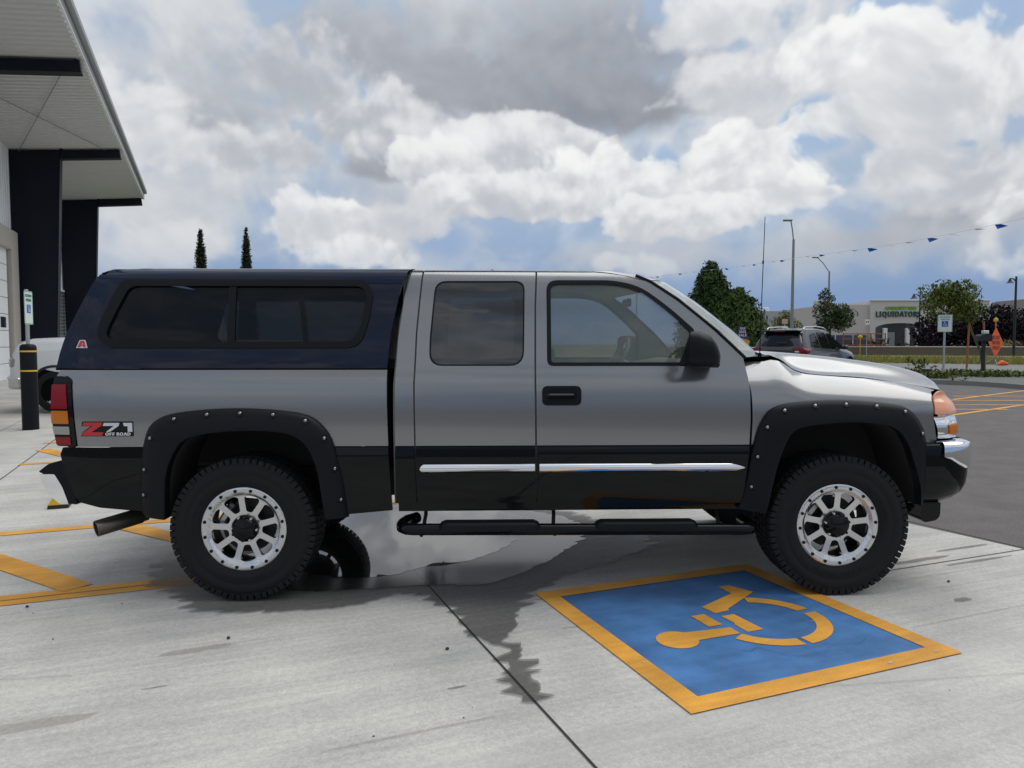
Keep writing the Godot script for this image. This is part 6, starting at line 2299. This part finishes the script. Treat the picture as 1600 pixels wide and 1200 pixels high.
	mb.ext(rnd([[-0.19, 1.10], [0.19, 1.10], [0.19, 1.36], [-0.19, 1.36]], [0.01, 0.01, 0.09, 0.09]), -0.28, 0.28)
	put(mb, "box", M.black, t)
	mb = MB.new()
	mb.box(Vector3(0.02, 1.44, 0.05), Vector3(0.20, 0.13, 0.2), 0.02)
	put(mb, "newspaper_roll", M.sign_white, t)
	# orange road work sign, seen nearly edge on, with its flags
	t = thing("road_work_sign", "orange diamond road work sign on a stand beyond the road", "road sign", spot(24.6, -37.9), deg_to_rad(33))
	mb = MB.new()
	mb.ext(rnd([[0.0, 0.36], [0.76, 1.12], [0.0, 1.88], [-0.76, 1.12]], 0.05), -0.01, 0.01)
	var dp := put(mb, "diamond_panel", M.orange, t)
	letters(dp, "letters", "ROAD", 0.2, 0.004, M.black, Transform3D(Basis(), Vector3(0, 1.38, 0.012)))
	letters(dp, "letters", "WORK", 0.2, 0.004, M.black, Transform3D(Basis(), Vector3(0, 1.12, 0.012)))
	letters(dp, "letters", "AHEAD", 0.2, 0.004, M.black, Transform3D(Basis(), Vector3(0, 0.86, 0.012)), 0.72)
	mb = MB.new()
	mb.tube([Vector3(0, 0, -0.03), Vector3(0, 2.2, -0.03)], 0.022, 6)
	mb.tube([Vector3(-0.5, 0.02, 0.3), Vector3(0, 0.35, -0.03), Vector3(0.5, 0.02, 0.3)], 0.02, 6)
	mb.tube([Vector3(-0.5, 0.02, -0.36), Vector3(0, 0.35, -0.03), Vector3(0.5, 0.02, -0.36)], 0.02, 6)
	put(mb, "stand", M.steel_grey, t)
	mb = MB.new()
	mb.lathe([Vector2(0.0, -0.11), Vector2(0.08, -0.08), Vector2(0.11, 0.0), Vector2(0.08, 0.08), Vector2(0.0, 0.11)], Transform3D(Basis(Vector3.RIGHT, -PI / 2), Vector3(0, 2.28, -0.03)), 12)
	put(mb, "warning_lamp", M.yellow, t)
	mb = MB.new()
	mb.ext(pv([[-0.02, 1.95], [0.14, 1.98], [0.10, 2.2], [-0.03, 2.17]]), -0.06, -0.05)
	put(mb, "flag", M.orange, t)
	t = thing("sandbag", "orange sandbag lying on the road's edge by the road work sign", "sandbag", spot(24.2, -36.7))
	mb = MB.new()
	mb.surf([ring_row(Vector3(-0.24, 0.08, 0), 0.0, 0.0, 2.0), ring_row(Vector3(-0.20, 0.08, 0), 0.08, 0.14, 2.6), ring_row(Vector3(-0.04, 0.12, 0), 0.13, 0.18, 2.6), ring_row(Vector3(0.08, 0.10, 0), 0.09, 0.16, 2.6), ring_row(Vector3(0.20, 0.08, 0), 0.07, 0.13, 2.6), ring_row(Vector3(0.24, 0.07, 0), 0.0, 0.0, 2.0)], true, true)
	put(mb, "bag", M.orange, t)
	# clump of dry ornamental grass
	t = thing("dry_grass_clump", "clump of straw-coloured ornamental grass behind the road work sign", "ornamental grass", spot(46.6, -70.0))
	mb = MB.new()
	mb.tinted = true
	for k in 260:
		var a := r.randf() * TAU
		var l := r.randf_range(0.7, 1.9)
		mb.cc = Color(0.30, 0.23, 0.12) * r.randf_range(0.6, 1.2)
		var o := Vector3(cos(a), 0, sin(a))
		var s := o.cross(Vector3.UP) * 0.03
		var p1 := o * l * 0.45 + Vector3(0, l * 0.75, 0)
		var p2 := o * l * 1.0 + Vector3(0, l * r.randf_range(0.3, 0.9), 0)
		mb.ftri(-s, s, p1, Vector3.UP)
		mb.ftri(p1 - s, p1 + s, p2, Vector3.UP)
	put(mb, "blades", M.leaf, t)
	# red pipe gate
	t = thing("pipe_gate", "rust-red pipe gate in front of the store", "gate", spot(34.0, -72.0), deg_to_rad(-10))
	for y in [0.35, 0.95, 1.55, 2.05]:
		mb = MB.new()
		mb.tube([Vector3(-1.9, y, 0), Vector3(1.9, y, 0)], 0.05, 6)
		put(mb, "rail", M.rust, t)
	for x in [-1.9, -0.6, 0.6, 1.9]:
		mb = MB.new()
		mb.tube([Vector3(x, 0, 0), Vector3(x, 2.1, 0)], 0.06, 6)
		put(mb, "post", M.rust, t)
	t = thing("warning_sign", "small white sign with two dark marks on a thin post by the pipe gate", "sign", spot(33.3, -70.0))
	mb = MB.new()
	mb.tube([Vector3(0, 0, 0), Vector3(0, 3.4, 0)], 0.04, 6)
	put(mb, "post", M.galv, t)
	mb = MB.new()
	mb.box(Vector3(0, 3.1, 0.05), Vector3(0.42, 0.5, 0.03), 0.01)
	var wp := put(mb, "plate", M.white, t)
	for x in [-0.08, 0.09]:
		mb = MB.new()
		mb.ext(pv([[x - 0.05, 3.0], [x - 0.01, 3.0], [x + 0.06, 3.22], [x - 0.04, 3.22]]), 0.064, 0.07)
		put(mb, "dark_mark", M.black, wp)
	t = thing("yellow_marker", "yellow rounded marker on the pipe gate under the small white sign", "marker", spot(33.35, -71.4))
	mb = MB.new()
	mb.surf([ring_row(Vector3(-0.22, 1.75, 0), 0.0, 0.0, 2.0), ring_row(Vector3(-0.18, 1.75, 0), 0.10, 0.06, 2.4), ring_row(Vector3(0.0, 1.77, 0), 0.15, 0.08, 2.4), ring_row(Vector3(0.18, 1.75, 0), 0.10, 0.06, 2.4), ring_row(Vector3(0.22, 1.75, 0), 0.0, 0.0, 2.0)], true, true)
	mb.tube([Vector3(0, 0, 0), Vector3(0, 1.7, 0)], 0.03, 6)
	put(mb, "marker_body", M.yellow, t)
	# lamps
	street_lamp("street_lamp", "tall galvanised street lamp rising behind the suv's roof", spot(22.5, -60.0), 9.4, Vector3(-0.25, 1.5, 0), M.steel_grey)
	street_lamp("street_lamp", "shorter street lamp with its arm to the left above the leaning tree", spot(36.0, -85.0), 9.3, Vector3(-1.35, 1.55, 0), M.steel_grey)
	lantern_lamp("black lantern lamp in front of the green store lettering", spot(51.3, -94.0), 7.6, 1.3)
	lantern_lamp("black lantern lamp above the purple shrubs at the right edge", spot(41.75, -62.0), 6.65, 0.85)
	t = thing("road_sign_back", "small plain road signs seen on one post behind the suv", "sign", spot(24.1, -66.0))
	mb = MB.new()
	mb.tube([Vector3(0, 0, 0), Vector3(0, 3.3, 0)], 0.04, 6)
	put(mb, "post", M.galv, t)
	for y in [3.05, 2.45]:
		mb = MB.new()
		mb.box(Vector3(0, y, 0.05), Vector3(0.5, 0.42, 0.02), 0.008)
		put(mb, "plate", M.pink if y > 3 else M.sign_white, t)
	t = thing("red_sign", "small red sign on a post inside the leaning tree's crown", "sign", spot(34.2, -81.0))
	mb = MB.new()
	mb.tube([Vector3(0, 0, 0), Vector3(0, 5.4, 0)], 0.05, 6)
	put(mb, "post", M.galv, t)
	mb = MB.new()
	mb.box(Vector3(0, 5.0, 0.06), Vector3(0.35, 0.6, 0.03), 0.01)
	put(mb, "plate", M.red, t)
	# feather banner
	t = thing("feather_banner", "purple and yellow feather banner standing left of the suv", "banner", spot(9.15, -30.0), -0.3)
	mb = MB.new()
	mb.tube([Vector3(-0.02, 0, 0), Vector3(-0.05, 1.5, 0), Vector3(-0.08, 1.95, 0)], 0.015, 6)
	put(mb, "pole", M.black, t)
	for s in [[1.0, 1.48, "purple", "upper_cloth"], [0.32, 1.0, "yellow", "lower_cloth"]]:
		mb = MB.new()
		var rows := []
		for k in 9:
			var y: float = lerpf(s[0], s[1], k / 8.0)
			if s[3] == "upper_cloth":
				y = lerpf(1.35, 1.93, k / 8.0)
			else:
				y = lerpf(0.75, 1.35, k / 8.0)
			var w := 0.46 * sqrt(clampf((1.97 - y) / 0.6, 0.0, 1.0)) if y > 1.35 else lerpf(0.30, 0.46, (y - 0.75) / 0.6)
			var line := PackedVector3Array()
			for j in 7:
				var u := j / 6.0
				line.append(Vector3(-0.06 + 0.05 * (1.35 - y) + w * u, y - 0.12 * u * u, 0.04 * sin(u * 5.0 + y * 2.0)))
			rows.append(line)
		mb.surf(rows)
		put(mb, s[3], M[s[2]], t)
	for k in 3:
		letters(t, "banner_letters", ["OPEN", "TODAY", "NOW"][k] if false else "SALE", 0.10, 0.004, M.white, Transform3D(Basis(), Vector3(0.12, 1.74 - 0.14 * k, 0.06)), 0.20 + 0.05 * k)
	mb = MB.new()
	torus(mb, Vector3(0.16, 1.12, 0.07), 0.085, 0.018, Basis(), 0.6, 5.6, 16)
	put(mb, "red_swirl", M.red, t)
	# pennants
	t = thing("pennant_string", "string of blue, white and red pennants across the lot's far right corner", "pennant string", Vector3.ZERO)
	var path := [Vector3(4.6, 3.95, -27.6), Vector3(5.72, 3.87, -24.0), Vector3(6.35, 3.80, -22.0), Vector3(7.24, 3.73, -18.7), Vector3(8.4, 3.74, -16.2), Vector3(9.63, 3.92, -14.0), Vector3(11.4, 4.3, -10.9)]
	var fine := []
	for k in path.size() - 1:
		for j in 20:
			fine.append(path[k].cubic_interpolate(path[k + 1], path[maxi(k - 1, 0)], path[mini(k + 2, path.size() - 1)], j / 20.0))
	fine.append(path[-1])
	mb = MB.new()
	mb.tube(fine, 0.0028, 5)
	put(mb, "cord", M.silver, t)
	var run := 0.12
	var cnt := 0
	for k in fine.size() - 1:
		var d: float = fine[k].distance_to(fine[k + 1])
		run += d
		if run >= 0.46:
			run -= 0.46
			var p: Vector3 = fine[k]
			var dir: Vector3 = (fine[k + 1] - fine[k]).normalized()
			mb = MB.new()
			var tip := p + dir * 0.09 + Vector3(r.randf_range(0.08, 0.16), r.randf_range(-0.10, 0.0), r.randf_range(-0.05, 0.05))
			var b0 := p - dir * 0.04
			var b1 := p + dir * 0.07 + Vector3(0, -0.01, 0)
			var lo := p + Vector3(0, -0.065 - 0.035 * r.randf(), 0.02)
			if cnt % 3 > 0:
				tip = p.lerp(tip, 0.75)
				lo = p.lerp(lo, 0.35)
			if p.z < -18.0:
				tip = p.lerp(tip, 0.62)
				lo = p.lerp(lo, 0.62)
				b1 = p.lerp(b1, 0.7)
			mb.ftri(b0, b1, tip, Vector3(0, 0, 1))
			mb.ftri(b0, tip, lo, Vector3(0, 0, 1))
			put(mb, "pennant", [M.blue, M.pale_cloth, M.pink][cnt % 3], t)
			cnt += 1
	t = thing("pennant_pole", "thin pole holding the left end of the pennant string", "pole", spot(4.6, -27.6))
	mb = MB.new()
	mb.tube([Vector3.ZERO, Vector3(0, 3.55, 0)], 0.03, 8)
	put(mb, "shaft", M.galv, t)

# ---------------------------------------------------------------- the scene
func _ready() -> void:
	var cam := Camera3D.new()
	cam.name = "camera"
	cam.position = Vector3(0, 1.557, 0)
	cam.rotation_degrees = Vector3(-3.0516, 0, 0)
	cam.fov = 54.579
	cam.near = 0.1
	cam.far = 4000.0
	add_child(cam)
	var env := Environment.new()
	env.background_mode = Environment.BG_SKY
	env.sky = make_sky()
	env.background_energy_multiplier = 1.1
	env.ambient_light_source = Environment.AMBIENT_SOURCE_SKY
	env.tonemap_mode = Environment.TONE_MAPPER_LINEAR
	env.tonemap_exposure = 1.0
	env.sdfgi_enabled = true
	env.ssao_enabled = true
	env.ssil_enabled = true
	var we := WorldEnvironment.new()
	we.name = "environment"
	we.environment = env
	add_child(we)
	var sun := DirectionalLight3D.new()
	sun.name = "sun"
	sun.light_color = Color(1.0, 0.985, 0.96)
	sun.light_energy = 0.55
	sun.light_angular_distance = 60.0
	sun.shadow_enabled = true
	sun.rotation_degrees = Vector3(-64, 115, 0)
	add_child(sun)
	make_truck_materials()
	make_surfaces()
	make_ground()
	make_building()
	make_left_things()
	make_right_things()
	make_truck()
	make_white_pickup()
	make_suv()
	make_dark_car()
